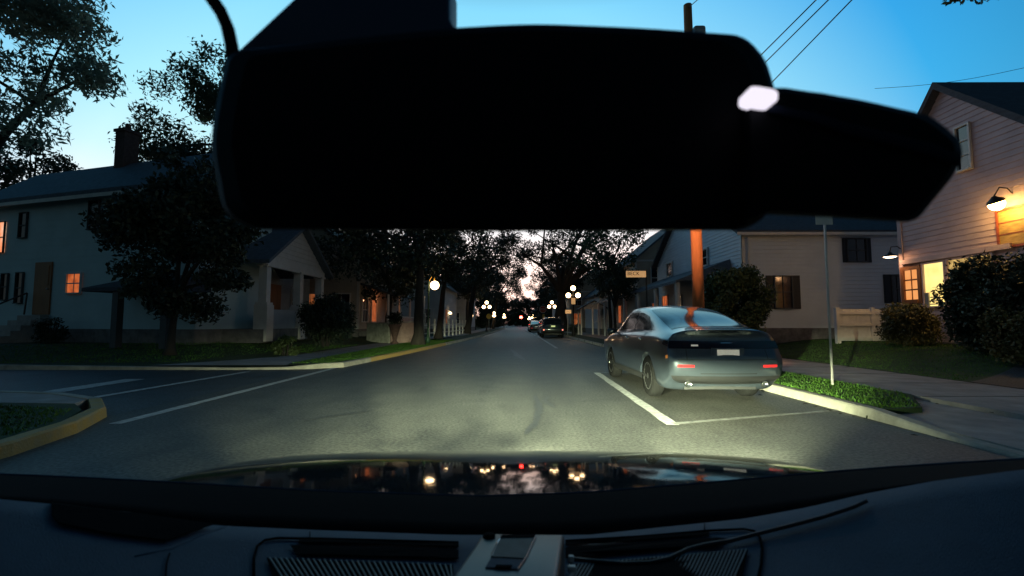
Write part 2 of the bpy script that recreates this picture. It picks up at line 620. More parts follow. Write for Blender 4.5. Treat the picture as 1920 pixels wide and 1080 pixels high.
def window(w, parent, u0, u1, z0, z1, pane='glass', shut=0.0, muntin=(2, 2), frame='trim', name='window', depth=0.07, fw=0.07, d0=0.03):
    fb = MB()
    w.box(fb, u0 - fw, u0, z0 - fw, z1 + fw, d0, d0 + depth)
    w.box(fb, u1, u1 + fw, z0 - fw, z1 + fw, d0, d0 + depth)
    w.box(fb, u0, u1, z1, z1 + fw, d0, d0 + depth)
    w.box(fb, u0, u1, z0 - fw, z0, d0, d0 + depth + 0.04)
    for i in range(1, muntin[0]):
        u = u0 + (u1 - u0) * i / muntin[0]
        w.box(fb, u - .012, u + .012, z0, z1, d0 + .012, d0 + .035)
    for i in range(1, muntin[1]):
        z = z0 + (z1 - z0) * i / muntin[1]
        w.box(fb, u0, u1, z - .022, z + .022, d0 + .01, d0 + .045)
    f = fb.build(name, M[frame], parent)
    pb = MB()
    w.box(pb, u0, u1, z0, z1, d0 - 0.02, d0 + 0.008)
    pb.build('pane', M[pane], f)
    if shut:
        for (s0, s1) in ((u0 - fw - shut, u0 - fw - .01), (u1 + fw + .01, u1 + fw + shut)):
            sb = MB()
            w.box(sb, s0, s1, z0 - fw, z1 + fw, d0, d0 + .03)
            nz = int((z1 - z0) / .09)
            for k in range(nz):
                zz = z0 + (k + .5) * (z1 - z0) / nz
                w.box(sb, s0 + .04, s1 - .04, zz - .025, zz + .02, d0 + .03, d0 + .045)
            sb.build('shutter', M['shutter'], f)
    return f


def wpx(w, x0, y0, x1, y1):
    """pixel rectangle -> u0,u1,z0,z1 on the wall"""
    u0, za = w.uv_of(x0, (y0 + y1) / 2)
    u1, zb = w.uv_of(x1, (y0 + y1) / 2)
    _, zt = w.uv_of((x0 + x1) / 2, y0)
    _, zl = w.uv_of((x0 + x1) / 2, y1)
    return u0, u1, zl, zt


def slab(mb, a, b, c, d, t):
    """roof slab: quad a b c d (top face) with thickness t downwards"""
    vs = [Vector(p) for p in (a, b, c, d)]
    lo = [p - Vector((0, 0, t)) for p in vs]
    mb.add(vs + lo, [(0, 1, 2, 3), (7, 6, 5, 4), (0, 4, 5, 1), (1, 5, 6, 2), (2, 6, 7, 3), (3, 7, 4, 0)])

# ------------------------------------------------------------------ sky and light
world = bpy.data.worlds.new('World')
scene.world = world
world.use_nodes = True
nt = world.node_tree
bg = nt.nodes['Background']
tc = nt.nodes.new('ShaderNodeTexCoord')
sep = nt.nodes.new('ShaderNodeSeparateXYZ')
nt.links.new(tc.outputs['Generated'], sep.inputs[0])
rp = nt.nodes.new('ShaderNodeValToRGB')
els = [(0.0, (1.9, 1.15, 0.92)), (0.09, (1.7, 1.22, 1.05)), (0.19, (1.05, 1.0, 1.0)), (0.28, (0.68, 0.98, 1.05)), (0.385, (0.45, 0.90, 1.04)), (0.56, (0.26, 0.74, 1.02)), (0.66, (0.03, 0.16, 0.28)), (1.0, (0.003, 0.02, 0.05))]
cr = rp.color_ramp
cr.elements[0].position, cr.elements[0].color = els[0][0], (*els[0][1], 1)
cr.elements[1].position, cr.elements[1].color = els[-1][0], (*els[-1][1], 1)
for p, c in els[1:-1]:
    e = cr.elements.new(p)
    e.color = (*c, 1)
nt.links.new(sep.outputs['Z'], rp.inputs['Fac'])
dt = nt.nodes.new('ShaderNodeVectorMath')
dt.operation = 'DOT_PRODUCT'
dt.inputs[1].default_value = (-0.15, 0.989, 0)
nt.links.new(tc.outputs['Generated'], dt.inputs[0])
rd = nt.nodes.new('ShaderNodeValToRGB')
stops = [(0.0, (0.034, 0.075, 0.10)), (0.25, (0.032, 0.125, 0.19)), (0.59, (0.085, 0.47, 0.80)), (0.80, (0.95, 0.98, 1.0))]
rd.color_ramp.elements[0].position, rd.color_ramp.elements[0].color = stops[0][0], (*stops[0][1], 1)
rd.color_ramp.elements[1].position, rd.color_ramp.elements[1].color = stops[-1][0], (*stops[-1][1], 1)
for p, c in stops[1:-1]:
    e = rd.color_ramp.elements.new(p)
    e.color = (*c, 1)
nt.links.new(dt.outputs['Value'], rd.inputs['Fac'])
mx = nt.nodes.new('ShaderNodeMixRGB')
mx.blend_type = 'MULTIPLY'
mx.inputs['Fac'].default_value = 1
nt.links.new(rp.outputs['Color'], mx.inputs[1])
nt.links.new(rd.outputs['Color'], mx.inputs[2])
sky = nt.nodes.new('ShaderNodeTexSky')
sky.sky_type = 'NISHITA'
sky.sun_disc = False
sky.sun_elevation = R(-1.5)
sky.sun_rotation = R(-25)
sk = nt.nodes.new('ShaderNodeVectorMath')
sk.operation = 'SCALE'
sk.inputs['Scale'].default_value = 0.06
nt.links.new(sky.outputs['Color'], sk.inputs[0])
ad = nt.nodes.new('ShaderNodeVectorMath')
ad.operation = 'ADD'
nt.links.new(mx.outputs[0], ad.inputs[0])
nt.links.new(sk.outputs[0], ad.inputs[1])
nt.links.new(ad.outputs[0], bg.inputs['Color'])
bg.inputs['Strength'].default_value = 1.0

sd = bpy.data.lights.new('afterglow_sun', 'SUN')
sd.energy = 0.03
sd.angle = R(20)
sd.color = (1, 0.72, 0.6)
so = bpy.data.objects.new('afterglow_sun', sd)
COL.objects.link(so)
so.rotation_euler = Vector((-0.42, 0.907, 0.05)).to_track_quat('Z', 'Y').to_euler()

scene.view_settings.view_transform = 'Standard'
scene.view_settings.look = 'None'
scene.view_settings.exposure = 0
scene.view_settings.gamma = 1
scene.cycles.use_denoising = True
scene.cycles.max_bounces = 6
scene.cycles.sample_clamp_indirect = 3


def spot(name, loc, target, power, size, blend, col, radius=0.05):
    l = bpy.data.lights.new(name, 'SPOT')
    l.energy = power
    l.spot_size = R(size)
    l.spot_blend = blend
    l.color = col
    l.shadow_soft_size = radius
    o = bpy.data.objects.new(name, l)
    COL.objects.link(o)
    o.location = loc
    o.rotation_euler = (Vector(loc) - Vector(target)).to_track_quat('Z', 'Y').to_euler()
    return o


def point(name, loc, power, col, radius=0.1):
    l = bpy.data.lights.new(name, 'POINT')
    l.energy = power
    l.color = col
    l.shadow_soft_size = radius
    o = bpy.data.objects.new(name, l)
    COL.objects.link(o)
    o.location = loc
    return o


HL = (0.90, 1.0, 0.62)
for sx in (-0.70, 0.58):
    # low beams: a fan of soft lobes below the cut-off plus a narrow hot spot
    for yaw, w, dz_ in ((-38, 400, -1.2), (-25, 2500, -1.0), (-12, 3900, -.8), (14, 1700, -1.2), (27, 13500, -1.6), (38, 800, -1.4)):
        spot('headlight_lobe', (sx, 1.97, 0.515), (sx + 20 * math.tan(R(yaw)), 21.97, 0.515 + dz_), w, 34, 1.0, HL, .006)
    for yaw in (-9, 0, 9):
        spot('headlight_hot', (sx, 1.97, 0.515), (sx + 20 * math.tan(R(yaw)), 21.97, 0.515 - .45), 15500, 18, 1.0, HL, .006)

# ------------------------------------------------------------------ ground
def sheet(name, poly, z, m, kind='structure', parent=None):
    mb = MB()
    if z > .03:
        mb.prism([(p[0], p[1], z) for p in poly], (0, 0, -.14))
    else:
        mb.add([(p[0], p[1], z) for p in poly], [tuple(range(len(poly)))])
    return mb.build(name, m, parent, kind=kind)


def strip(name, pts, m, kind='structure'):
    """pts: list of (left point, right point) 3-D pairs"""
    mb = MB()
    vs, fs = [], []
    for a, b in pts:
        vs += [a, b]
    for i in range(len(pts) - 1):
        fs.append((2 * i, 2 * i + 1, 2 * i + 3, 2 * i + 2))
    mb.add(vs, fs)
    return mb.build(name, m, kind=kind)


sheet('ground', [(-1500, -300), (1500, -300), (1500, 2500), (-1500, 2500)], -0.03, M['soil'])
sheet('road', [(-5.2, -25), (4.5, -25), (4.5, 300), (-5.2, 300)], 0.0, M['asphalt'])
sheet('side_street', [(-60, 4.0), (-5.2, 4.0), (-5.2, 13.4), (-60, 13.4)], -0.004, M['asphalt_side'])


def yard_r(x, y):
    return 0.1175 + 0.44 * smooth01((x - 8.4) / 4.0) * smooth01((y - 7.5) / 6.0)


def yard_l(x, y):
    return 0.13 + 0.40 * smooth01((-x - 7.2) / 3.0) * smooth01((y - 13.0) / 4.0)


def kerb(name, pts, m, inward=1, w=0.16, h=0.13):
    """pts: face line on the road side; inward +1 puts the kerb on the left of the direction of travel"""
    mb = MB()
    P = [Vector((p[0], p[1], 0)) for p in pts]
    rows = []
    for i, p in enumerate(P):
        d = (P[min(i + 1, len(P) - 1)] - P[max(i - 1, 0)]).normalized()
        n = Vector((-d.y, d.x, 0)) * inward
        hh = pts[i][2] if len(pts[i]) > 2 else h
        rows.append([p + Vector((0, 0, -.02)), p + n * 0.015 + Vector((0, 0, hh - .02)), p + n * .035 + Vector((0, 0, hh)), p + n * w + Vector((0, 0, hh)), p + n * w + Vector((0, 0, -.02))])
    vs = [q for r in rows for q in r]
    fs = []
    for i in range(len(rows) - 1):
        for k in range(4):
            fs.append((i * 5 + k, i * 5 + k + 1, (i + 1) * 5 + k + 1, (i + 1) * 5 + k))
    mb.add(vs, fs)
    return mb.build(name, m, kind='structure')


# right kerb, verge, pavement
kerb('kerb', [(4.42, -25, .03), (4.42, 3.0, .03), (4.42, 5.0, .04), (4.42, 6.1), (4.42, 9), (4.42, 20), (4.42, 120)], M['kerb'], -1)
sheet('driveway_apron', [(4.58, -25), (6.0, -25), (6.0, 7.4), (5.2, 6.25), (4.58, 6.1)], 0.055, M['concrete'])
sheet('verge', [(4.58, 6.1), (5.2, 6.25), (6.0, 7.4), (6.0, 120), (4.58, 120)], 0.12, M['lawn'])
sheet('pavement', [(6.0, -25), (8.3, -25), (8.3, 120), (6.0, 120)], 0.115, M['concrete'])
mbj = MB()
for y in np.arange(-4, 30, 1.6):
    mbj.box((7.15, y, .1165), (2.3, .02, .002))
mbj.box((5.3, 4.1, .0565), (1.42, .02, .002))
mbj.build('pavement_joint', M['soil'], kind='structure')


def yard(name, xs, ys, fn, m, dz=0.0):
    mb = MB()
    mb.grid(lambda a, b: (xs[0] + (xs[1] - xs[0]) * a, ys[0] + (ys[1] - ys[0]) * b, fn(xs[0] + (xs[1] - xs[0]) * a, ys[0] + (ys[1] - ys[0]) * b) + dz), 28, 28)
    return mb.build(name, m, smooth=True, kind='structure')


yard('lawn', (8.3, 45), (-25, 110), yard_r, M['soil'], -0.05)
mb = MB()
LX = lambda b: 8.3 + 14 * b
mb.grid(lambda a, b: (8.3 + 14 * b, (8.9 + 9 * b) + (20.5 - 8.9 - 9 * b) * a, yard_r(8.3 + 14 * b, (8.9 + 9 * b) + (20.5 - 8.9 - 9 * b) * a) + .004), 26, 26)
mb.build('front_lawn', M['lawn'], smooth=True, kind='structure')
mb = MB()
mb.grid(lambda a, b: (8.3 + 14 * b, -6 + (8.9 + 9 * b + 6) * a, yard_r(8.3 + 14 * b, -6 + (8.9 + 9 * b + 6) * a) + .008), 24, 24)
mb.build('driveway', M['asphalt_drive'], smooth=True, kind='structure')

mbj = MB()
for y in np.arange(-3, 60, 3.05):
    mbj.box((4.50, y, .068 if y > 6.2 else -.03), (.175, .010, .13))
mbj.build('kerb_joint', M['soil'], kind='structure')
gl = np.random.default_rng(9)
lv_ = []
for _ in range(420):
    y = gl.uniform(5, 40)
    x = 4.36 - abs(gl.normal(0, .10)) if gl.random() < .6 else -4.2 + abs(gl.normal(0, .12)) if y > 18 else gl.uniform(4.7, 5.9)
    z = .135 if 4.5 < x < 6 else .009
    a = gl.uniform(0, 6.28)
    l = gl.uniform(.02, .05)
    dx, dy = math.cos(a) * l, math.sin(a) * l
    lv_ += [(x - dx, y - dy, z), (x + dy * .5, y - dx * .5, z + .012), (x + dx, y + dy, z), (x - dy * .5, y + dx * .5, z + .01)]
lit = bpy.data.objects.new('leaf_litter', leaf_mesh('leaf_litter', np.array(lv_), M['bark']))
COL.objects.link(lit)
lit['kind'] = 'stuff'

# left side of the street
LK = [(-4.62, 13.1), (-4.45, 15), (-4.2, 18), (-3.95, 22), (-3.7, 26), (-3.4, 32), (-2.95, 44), (-2.6, 58), (-2.35, 90), (-2.3, 130)]
corner = [(-40, 12.35), (-14, 12.35), (-7.2, 12.4, .05), (-5.9, 12.5, .06), (-5.1, 12.72)]
kerb('kerb', corner + LK[:2], M['kerb'], 1)
kerb('yellow_kerb', LK[1:5], M['kerb_yellow'], 1)
kerb('kerb', LK[4:], M['kerb'], 1)
strip('verge', [((-6.05, 12.75, .10), (-5.1, 12.9, .10))] + [((-6.05 if y < 30 else x - 1.6, y, .12), (x - .15, y, .12)) for x, y in LK], M['lawn'])
strip('pavement', [((-9.5, 12.52, .10), (-5.95, 12.66, .10)), ((-8.0, 14.5, .115), (-6.05, 14.0, .115)), ((-7.6, 17, .115), (-6.05, 17, .115)), ((-7.4, 30, .115), (-6.0, 30, .115)), ((-6.4, 44, .115), (-4.6, 44, .115)), ((-6, 120, .115), (-4.2, 120, .115))], M['concrete'])
mb = MB()
mb.grid(lambda a, b: (-6.0 - 40 * a, 12.5 + 100 * b * b, yard_l(-6.0 - 40 * a, 12.5 + 100 * b * b) - .05), 40, 40)
mb.build('lawn', M['lawn'], smooth=True, kind='structure')
# near-left corner with a yellow kerb
NC = [(-4.35, -25), (-4.4, 3.2), (-4.52, 4.4), (-4.75, 5.3), (-5.2, 6.2), (-5.9, 6.95)]
kerb('yellow_kerb', NC[1:], M['kerb_yellow'], 1)
kerb('kerb', NC[:2], M['kerb'], 1)
kerb('kerb', [NC[-1], (-7.0, 7.5), (-8.5, 7.75), (-14, 7.8), (-40, 7.8)], M['kerb'], 1)
sheet('corner_verge', [(-4.53, -25), (-4.58, 3.2), (-4.7, 4.4), (-4.95, 5.3), (-5.4, 6.05), (-5.9, 6.5), (-7.6, 6.6), (-7.6, -25)], .115, M['lawn'])
sheet('corner_pavement', [(-7.6, -25), (-7.6, 6.6), (-5.9, 6.5), (-6.05, 6.85), (-7.05, 7.35), (-8.5, 7.6), (-14, 7.62), (-40, 7.62), (-40, 6.2), (-9.2, 6.2), (-9.2, -25)], .119, M['concrete'])
sheet('corner_lawn', [(-40, -25), (-9.2, -25), (-9.2, 6.2), (-40, 6.2)], .116, M['lawn'])


# road markings
M['paint_worn'] = mat('worn_road_paint', (0.06, 0.06, 0.058), 0.7, 0, 0, 9, 0.3, 50, col2=(0.30, 0.30, 0.29))
def mark(a, b, w, z=0.004, name='road_marking', m='paint'):
    a, b = Vector((a[0], a[1], 0)), Vector((b[0], b[1], 0))
    d = (b - a).normalized()
    n = Vector((-d.y, d.x, 0)) * w / 2
    k = max(2, int((b - a).length / .25))
    mbm = MB()
    g = random.Random(int(a.x * 100 + a.y * 10))
    L_, R_ = [], []
    for i in range(k + 1):
        p = a.lerp(b, i / k)
        L_.append(p + n * g.uniform(.86, 1.05))
        R_.append(p - n * g.uniform(.86, 1.05))
    vs = [(q.x, q.y, z) for q in L_ + R_]
    mbm.add(vs, [(i, i + 1, k + 2 + i, k + 1 + i) for i in range(k)])
    return mbm.build(name, M[m], kind='structure')


def gp(px, py):
    q = onz(px, py, 0)
    return (q.x, q.y)


mark(gp(1262, 797), gp(1119, 699), .16)
mark(gp(1262, 795.5), gp(1570, 770), .10, .008, m='paint_worn')
mark(gp(1117, 699), gp(1215, 700), .13, .008, m='paint_worn')
mark(gp(1044, 653), gp(1009, 631), .15)
mark((2.0, 47), (2.0, 90), .12)
mark(gp(216, 795), gp(628, 690), .16)
mark(gp(150, 750), gp(465, 697), .16)
mark(gp(98, 735), gp(254, 711), .42)


# old tar smears and a repair strip on the tarmac
M['tar'] = mat('tar', (0.034, 0.034, 0.032), 0.5, 0, 0.5, 9, 0.4, 60)
for pts, wd, sd in (([gp(1002, 742), gp(1012, 765), gp(1006, 790), gp(985, 815)], .07, 1), ([gp(958, 655), gp(972, 668), gp(985, 676)], .12, 2), ([gp(1075, 688), gp(1150, 684), gp(1195, 690)], .10, 3), ([gp(1030, 742), gp(1020, 752), gp(1045, 768)], .04, 4), ([gp(840, 705), gp(905, 700), gp(950, 705)], .05, 5), ([gp(700, 770), gp(560, 790)], .03, 6)):
    g = random.Random(sd)
    P = [Vector((p[0], p[1], .0045)) for p in pts]
    path = []
    for a_, b_ in zip(P, P[1:]):
        path += [a_.lerp(b_, k / 8) for k in range(8)]
    path.append(P[-1])
    vs = []
    for i, p in enumerate(path):
        d_ = (path[min(i + 1, len(path) - 1)] - path[max(i - 1, 0)]).normalized()
        n_ = Vector((-d_.y, d_.x, 0))
        k = math.sin(math.pi * (i + .5) / len(path)) ** .5
        vs += [p + n_ * wd * k * g.uniform(.3, 1.3), p - n_ * wd * k * g.uniform(.3, 1.3)]
    mbt = MB()
    mbt.add(vs, [(2 * i, 2 * i + 1, 2 * i + 3, 2 * i + 2) for i in range(len(path) - 1)])
    mbt.build('tar_patch', M['tar'], kind='structure')


# grass blades (nobody could count them)
def blades(name, areas, seed, h=0.024):
    g = np.random.default_rng(seed)
    out = []
    for (poly, n, zf) in areas:
        P = np.array(poly, float)
        lo, hi = P.min(0), P.max(0)
        k = 0
        pts = []
        while k < n:
            q = g.uniform(lo, hi, (n, 2))
            ins = np.zeros(len(q), bool)
            j = len(P) - 1
            for i in range(len(P)):
                c = ((P[i, 1] > q[:, 1]) != (P[j, 1] > q[:, 1])) & (q[:, 0] < (P[j, 0] - P[i, 0]) * (q[:, 1] - P[i, 1]) / (P[j, 1] - P[i, 1] + 1e-12) + P[i, 0])
                ins ^= c
                j = i
            pts.append(q[ins])
            k += ins.sum()
        q = np.concatenate(pts)[:n]
        z = np.array([zf(x, y) for x, y in q])
        a = g.uniform(0, 6.283, n)
        hh = h * g.uniform(.4, 1.5, n)
        w = .005 + .012 * g.random(n)
        dx, dy = np.cos(a) * w, np.sin(a) * w
        lx, ly = g.normal(0, .022, n), g.normal(0, .022, n)
        b0 = np.stack([q[:, 0] - dx, q[:, 1] - dy, z - .01], 1)
        b1 = np.stack([q[:, 0] + dx, q[:, 1] + dy, z - .01], 1)
        t1 = np.stack([q[:, 0] + lx + dx * .2, q[:, 1] + ly + dy * .2, z + hh], 1)
        t0 = np.stack([q[:, 0] + lx - dx * .2, q[:, 1] + ly - dy * .2, z + hh], 1)
        out.append(np.stack([b0, b1, t1, t0], 1).reshape(-1, 3))
    me = leaf_mesh(name, np.concatenate(out), M['grass'])
    o = bpy.data.objects.new(name, me)
    COL.objects.link(o)
    o['kind'] = 'stuff'
    return o


rv = [(4.62, 6.15), (5.2, 6.3), (5.98, 7.5), (5.98, 24), (4.62, 24)]
lv = [(-6.0, 13.0), (-5.0, 13.0), (-4.6, 15), (-4.1, 22), (-3.6, 31), (-6.0, 31)]
fl = [(8.35, 9.1), (13, 12), (20, 16.5), (16, 19), (8.35, 19)]
cv = [(-4.6, 1), (-4.65, 3.2), (-4.75, 4.4), (-5.0, 5.3), (-5.5, 6.05), (-7.5, 6.5), (-7.5, 1)]
fl2 = [(-6.2, 17.2), (-7.7, 17.2), (-9.2, 13.2), (-20, 12.6), (-20, 15.5), (-9.5, 17), (-7.5, 24), (-7.6, 17.4)]
blades('grass', [(rv, 20000, lambda x, y: .12), (lv, 22000, lambda x, y: .12), (fl, 26000, yard_r), (cv, 10000, lambda x, y: .115), (fl2, 9000, yard_l)], 5)
# ------------------------------------------------------------------ our own car (the camera sits in its cabin)
own = thing('car', 'dark car whose bonnet, dashboard and black rear-view mirror stretch across the foreground', 'car', (0, 0.9, 0))


def hood_z(x, y):
    t = (y - 0.86) / 0.9
    z = 0.872 - 0.9 * (0.083 * t + 0.068 * max(0, t) ** 2.2)
    z -= 0.055 * (abs(x) / 0.95) ** 3 * .62
    if t > .9:
        z -= 0.9 * (t - .9) ** 2 * .9
    return z


mb = MB()
mb.grid(lambda a, b: (-0.98 + 1.96 * a, 0.865 + 1.015 * b, hood_z(-0.98 + 1.96 * a, max(.865, 0.865 + 1.015 * b)) - (.12 * ((abs(-0.98 + 1.96 * a) - .86) / .1) if abs(-0.98 + 1.96 * a) > .86 else 0)), 60, 60)
mb.build('hood', M['hood'], own, smooth=True)
mb = MB()
mb.box((0, 1.72, .40), (1.72, .26, .34))
mb.box((0, 1.2, .32), (1.76, 1.0, .3))
mb.build('front_bumper', M['hood'], own, bevel=.08)
for sx in (-.70, .58):
    mb = MB()
    mb.lathe((sx, 1.86, .515), [(.07, 0), (.075, .04), (.07, .05)], 16, Vector((0, 1, 0)))
    hlm = mb.build('headlight', M['chrome'], own)
    mb = MB()
    mb.box((sx, 2.06, .534), (.56, .01, .042))
    mb.build('unseen_cutoff_plate', M['black_plastic'], hlm)  # unseen plate added ahead of the lamp to trim its upward light

# windscreen base: black cowl and lower screen border
TOPL = [(-260, 872), (0, 891), (150, 897), (300, 905), (600, 922), (900, 932), (1100, 925), (1300, 909), (1500, 891), (1650, 879), (1800, 869), (1920, 862), (2150, 845)]
BOTL = [(-260, 905), (0, 936), (110, 946), (250, 963), (400, 985), (600, 994), (850, 1003), (1100, 1003), (1400, 972), (1520, 950), (1620, 926), (1750, 902), (1920, 880), (2150, 858)]


def interp(L, x):
    for (x0, y0), (x1, y1) in zip(L, L[1:]):
        if x <= x1:
            t = (x - x0) / (x1 - x0)
            return y0 + (y1 - y0) * t
    return L[-1][1]


def ycowl(px):
    t = (px - 960) / 1100
    return 0.86 - 0.20 * t * t


def ydash(px):
    t = (px - 960) / 1100
    return 0.715 - 0.16 * t * t


mb = MB()
N = 60
rows = []
for i in range(N + 1):
    px = -260 + 2410 * i / N
    a = at(px, interp(TOPL, px), ycowl(px))
    b = at(px, interp(BOTL, px) + 3, ydash(px))
    rows.append([a + Vector((0, .05, -.05)), a + Vector((0, .006, -.002)), a, a.lerp(b, .5) + Vector((0, 0, -.01)), b, b + Vector((0, 0, -.06))])
vs = [q for r in rows for q in r]
mb.add(vs, [(i * 6 + k, i * 6 + k + 1, (i + 1) * 6 + k + 1, (i + 1) * 6 + k) for i in range(N) for k in range(5)])
mb.build('cowl', M['cowl'], own, smooth=True)
mb = MB()
mb.tube([at(px, interp(TOPL, px) - 1, ycowl(px) + .008) for px in range(-100, 2000, 40)], .0025, 6)
mb.build('windscreen_seal', M['dash'], own, smooth=True)

# dashboard top: from the front edge back under the camera
DZ = 0.885


def dash_row(px):
    a = at(px, interp(BOTL, px), ydash(px) - .003)
    near = Vector((a.x * 0.92, .36, min(a.z, DZ + .03) - .015))
    t = smooth01(abs(px - 960) / 900)
    return a, near


mb = MB()
rows = []
for i in range(N + 1):
    px = -260 + 2410 * i / N
    a, nr = dash_row(px)
    rows.append([a + Vector((0, .0, -.05)), a] + [a.lerp(nr, k / 8) + Vector((0, 0, .012 * math.sin(math.pi * k / 8) * smooth01((abs(a.x) - .38) / .2))) for k in range(1, 9)] + [nr + Vector((0, -.05, -.12))])
m_ = len(rows[0])
vs = [q for r in rows for q in r]
mb.add(vs, [(i * m_ + k, i * m_ + k + 1, (i + 1) * m_ + k + 1, (i + 1) * m_ + k) for i in range(N) for k in range(m_ - 1)])
dash = mb.build('dashboard', M['dash'], own, smooth=True)
from mathutils.bvhtree import BVHTree
DB = BVHTree.FromPolygons([Vector(v) for v in mb.v], mb.f)


def dpt(px, py, lift=.002):
    d = ray(px, py).normalized()
    h = DB.ray_cast(C0, d)
    if h[0] is None:
        q = onz(px, py, DZ)
        return q + Vector((0, 0, lift))
    return h[0] + Vector((0, 0, lift)) - d * lift


def dpoly(name, poly, m, lift=.002, parent=dash, thick=.001, sub=1):
    P = []
    for i in range(len(poly)):
        a, b = poly[i], poly[(i + 1) % len(poly)]
        for k in range(sub):
            P.append(dpt(a[0] + (b[0] - a[0]) * k / sub, a[1] + (b[1] - a[1]) * k / sub, lift))
    mbx = MB()
    mbx.prism(P, (0, 0, -thick))
    return mbx.build(name, m, parent)


def dtube(name, pts, r, m, parent=dash, lift=.0015, n=6):
    mbx = MB()
    mbx.tube([dpt(x, y, lift) for x, y in pts], r, n)
    return mbx.build(name, m, parent, smooth=True)


# hollow on the driver's side
dpoly('instrument_hollow', [(96, 946), (120, 944), (250, 965), (402, 986), (312, 1017), (200, 1003), (110, 985), (97, 970)], M['dash_dark'], .003)
dtube('dash_ridge', [(480, 985), (420, 990), (375, 1005), (320, 1030), (250, 1045)], .005, M['dash'], lift=-.0028)
dtube('dash_seam', [(318, 1040), (312, 1060), (310, 1090)], .0009, M['dash_dark'])
dtube('dash_seam', [(1321, 984), (1321, 998)], .0007, M['dash_dark'])
dtube('dash_seam', [(581, 999), (581, 1009)], .0007, M['dash_dark'])
# vent panel outline
dtube('vent_panel_seam', [(476, 1095), (476, 1050), (482, 1026), (496, 1015), (520, 1011), (600, 1012), (860, 1019)], .0016, M['dash_dark'])
dtube('vent_panel_seam', [(1060, 1016), (1200, 1008), (1330, 997), (1395, 994), (1415, 998), (1425, 1010), (1429, 1030), (1427, 1060), (1420, 1095)], .0016, M['dash_dark'])
dpoly('defroster_slot', [(545, 1025), (860, 1034), (860, 1050), (555, 1042)], M['dash_dark'], .0025, sub=4)
dpoly('defroster_slot', [(1060, 1030), (1345, 1011), (1366, 1014), (1340, 1026), (1060, 1049)], M['dash_dark'], .0025, sub=4)
dpoly('defroster_slot', [(560, 1012.5), (860, 1020), (860, 1027), (560, 1019.5)], M['dash_dark'], .0022, sub=4)
dpoly('defroster_slot', [(1060, 1018), (1330, 1000), (1330, 1005), (1060, 1025)], M['dash_dark'], .0022, sub=4)


def grille(poly_top, poly_bot, n, slant):
    """speaker grille: dark bed with raised slanted slats"""
    (x0, y0), (x1, y1) = poly_top
    (x2, y2), (x3, y3) = poly_bot
    bed = dpoly('speaker_grille', [(x0, y0), (x1, y1), (x3, y3), (x2, y2)], M['dash_dark'], .0025, sub=4)
    sb = MB()
    for i in range(n):
        t = (i + .5) / n
        a = (x0 + (x1 - x0) * t, y0 + (y1 - y0) * t)
        t2 = t + slant / n
        if not 0 <= t2 <= 1:
            t2 = max(0, min(1, t2))
        b = (x2 + (x3 - x2) * t2, y2 + (y3 - y2) * t2)
        sb.tube([dpt(*a, .003), dpt((a[0] + b[0]) / 2, (a[1] + b[1]) / 2, .003), dpt(*b, .003)], .0011, 4)
    s = sb.build('slats', M['slat'], bed)
    s['kind'] = 'stuff'


grille(((500, 1050), (850, 1063)), ((520, 1110), (850, 1110)), 34, 2)
grille(((1075, 1062), (1403, 1034)), ((1060, 1110), (1385, 1110)), 44, -2)

# rear-view mirror seen from behind
mir = None


def shell(name, front, Yf, back_scale, Yb, m, parent, mid=1.04):
    """housing: outline given where it is seen, lofted away from the camera with rounded edges"""
    c = (sum(p[0] for p in front) / len(front), sum(p[1] for p in front) / len(front))
    out = []
    for (s, Y) in ((.93, Yf - .004), (mid * .985, Yf + .002), (mid, Yf + .010), (mid * .97, Yb - .006), (back_scale, Yb)):
        out.append([at(c[0] + (x - c[0]) * s * (Yf / Y) ** 0, c[1] + (y - c[1]) * s, Y) for x, y in front])
    mbx = MB()
    n = len(front)
    vs = [p for r in out for p in r]
    fs = [tuple(range(n))[::-1]]
    for k in range(len(out) - 1):
        fs += [(k * n + i, k * n + (i + 1) % n, (k + 1) * n + (i + 1) % n, (k + 1) * n + i) for i in range(n)]
    fs.append(tuple((len(out) - 1) * n + i for i in range(n)))
    mbx.add(vs, fs)
    return mbx.build(name, m, parent)


def rounded(poly, r=14, k=4):
    out = []
    n = len(poly)
    for i in range(n):
        p0, p, p1 = Vector(poly[i - 1]), Vector(poly[i][:2]), Vector(poly[(i + 1) % n][:2])
        p0, p1 = Vector(p0[:2]), p1
        a = (p0 - p)
        b = (p1 - p)
        rr = min(poly[i][2] if len(poly[i]) > 2 else r, a.length * .45, b.length * .45)
        a = p + a.normalized() * rr
        b = p + b.normalized() * rr
        for j in range(k + 1):
            t = j / k
            out.append(tuple(a * (1 - t) ** 2 + p * 2 * t * (1 - t) + b * t * t))
    return out


body = rounded([(448, 93, 20), (850, 52, 30), (1000, 44, 60), (1200, 52, 60), (1396, 66, 45), (1436, 110, 30), (1452, 165, 10), (1470, 300, 40), (1440, 405, 30), (1395, 432, 20), (900, 434, 60), (470, 430, 50), (418, 400, 30), (393, 270, 60), (408, 180, 40), (425, 105, 20)])
mir = shell('rearview_mirror', body, .285, .90, .325, M['mirror'], own, 1.0)
lobe = rounded([(1390, 168, 20), (1470, 164, 10), (1610, 186, 30), (1742, 216, 30), (1800, 262, 14), (1806, 292, 14), (1786, 332, 14), (1722, 410, 14), (1700, 417, 10), (1560, 408, 30), (1430, 402, 30), (1395, 420, 10)])
mlobe = shell('mirror_end_pod', lobe, .272, .92, .318, M['mirror'], mir, 1.0)
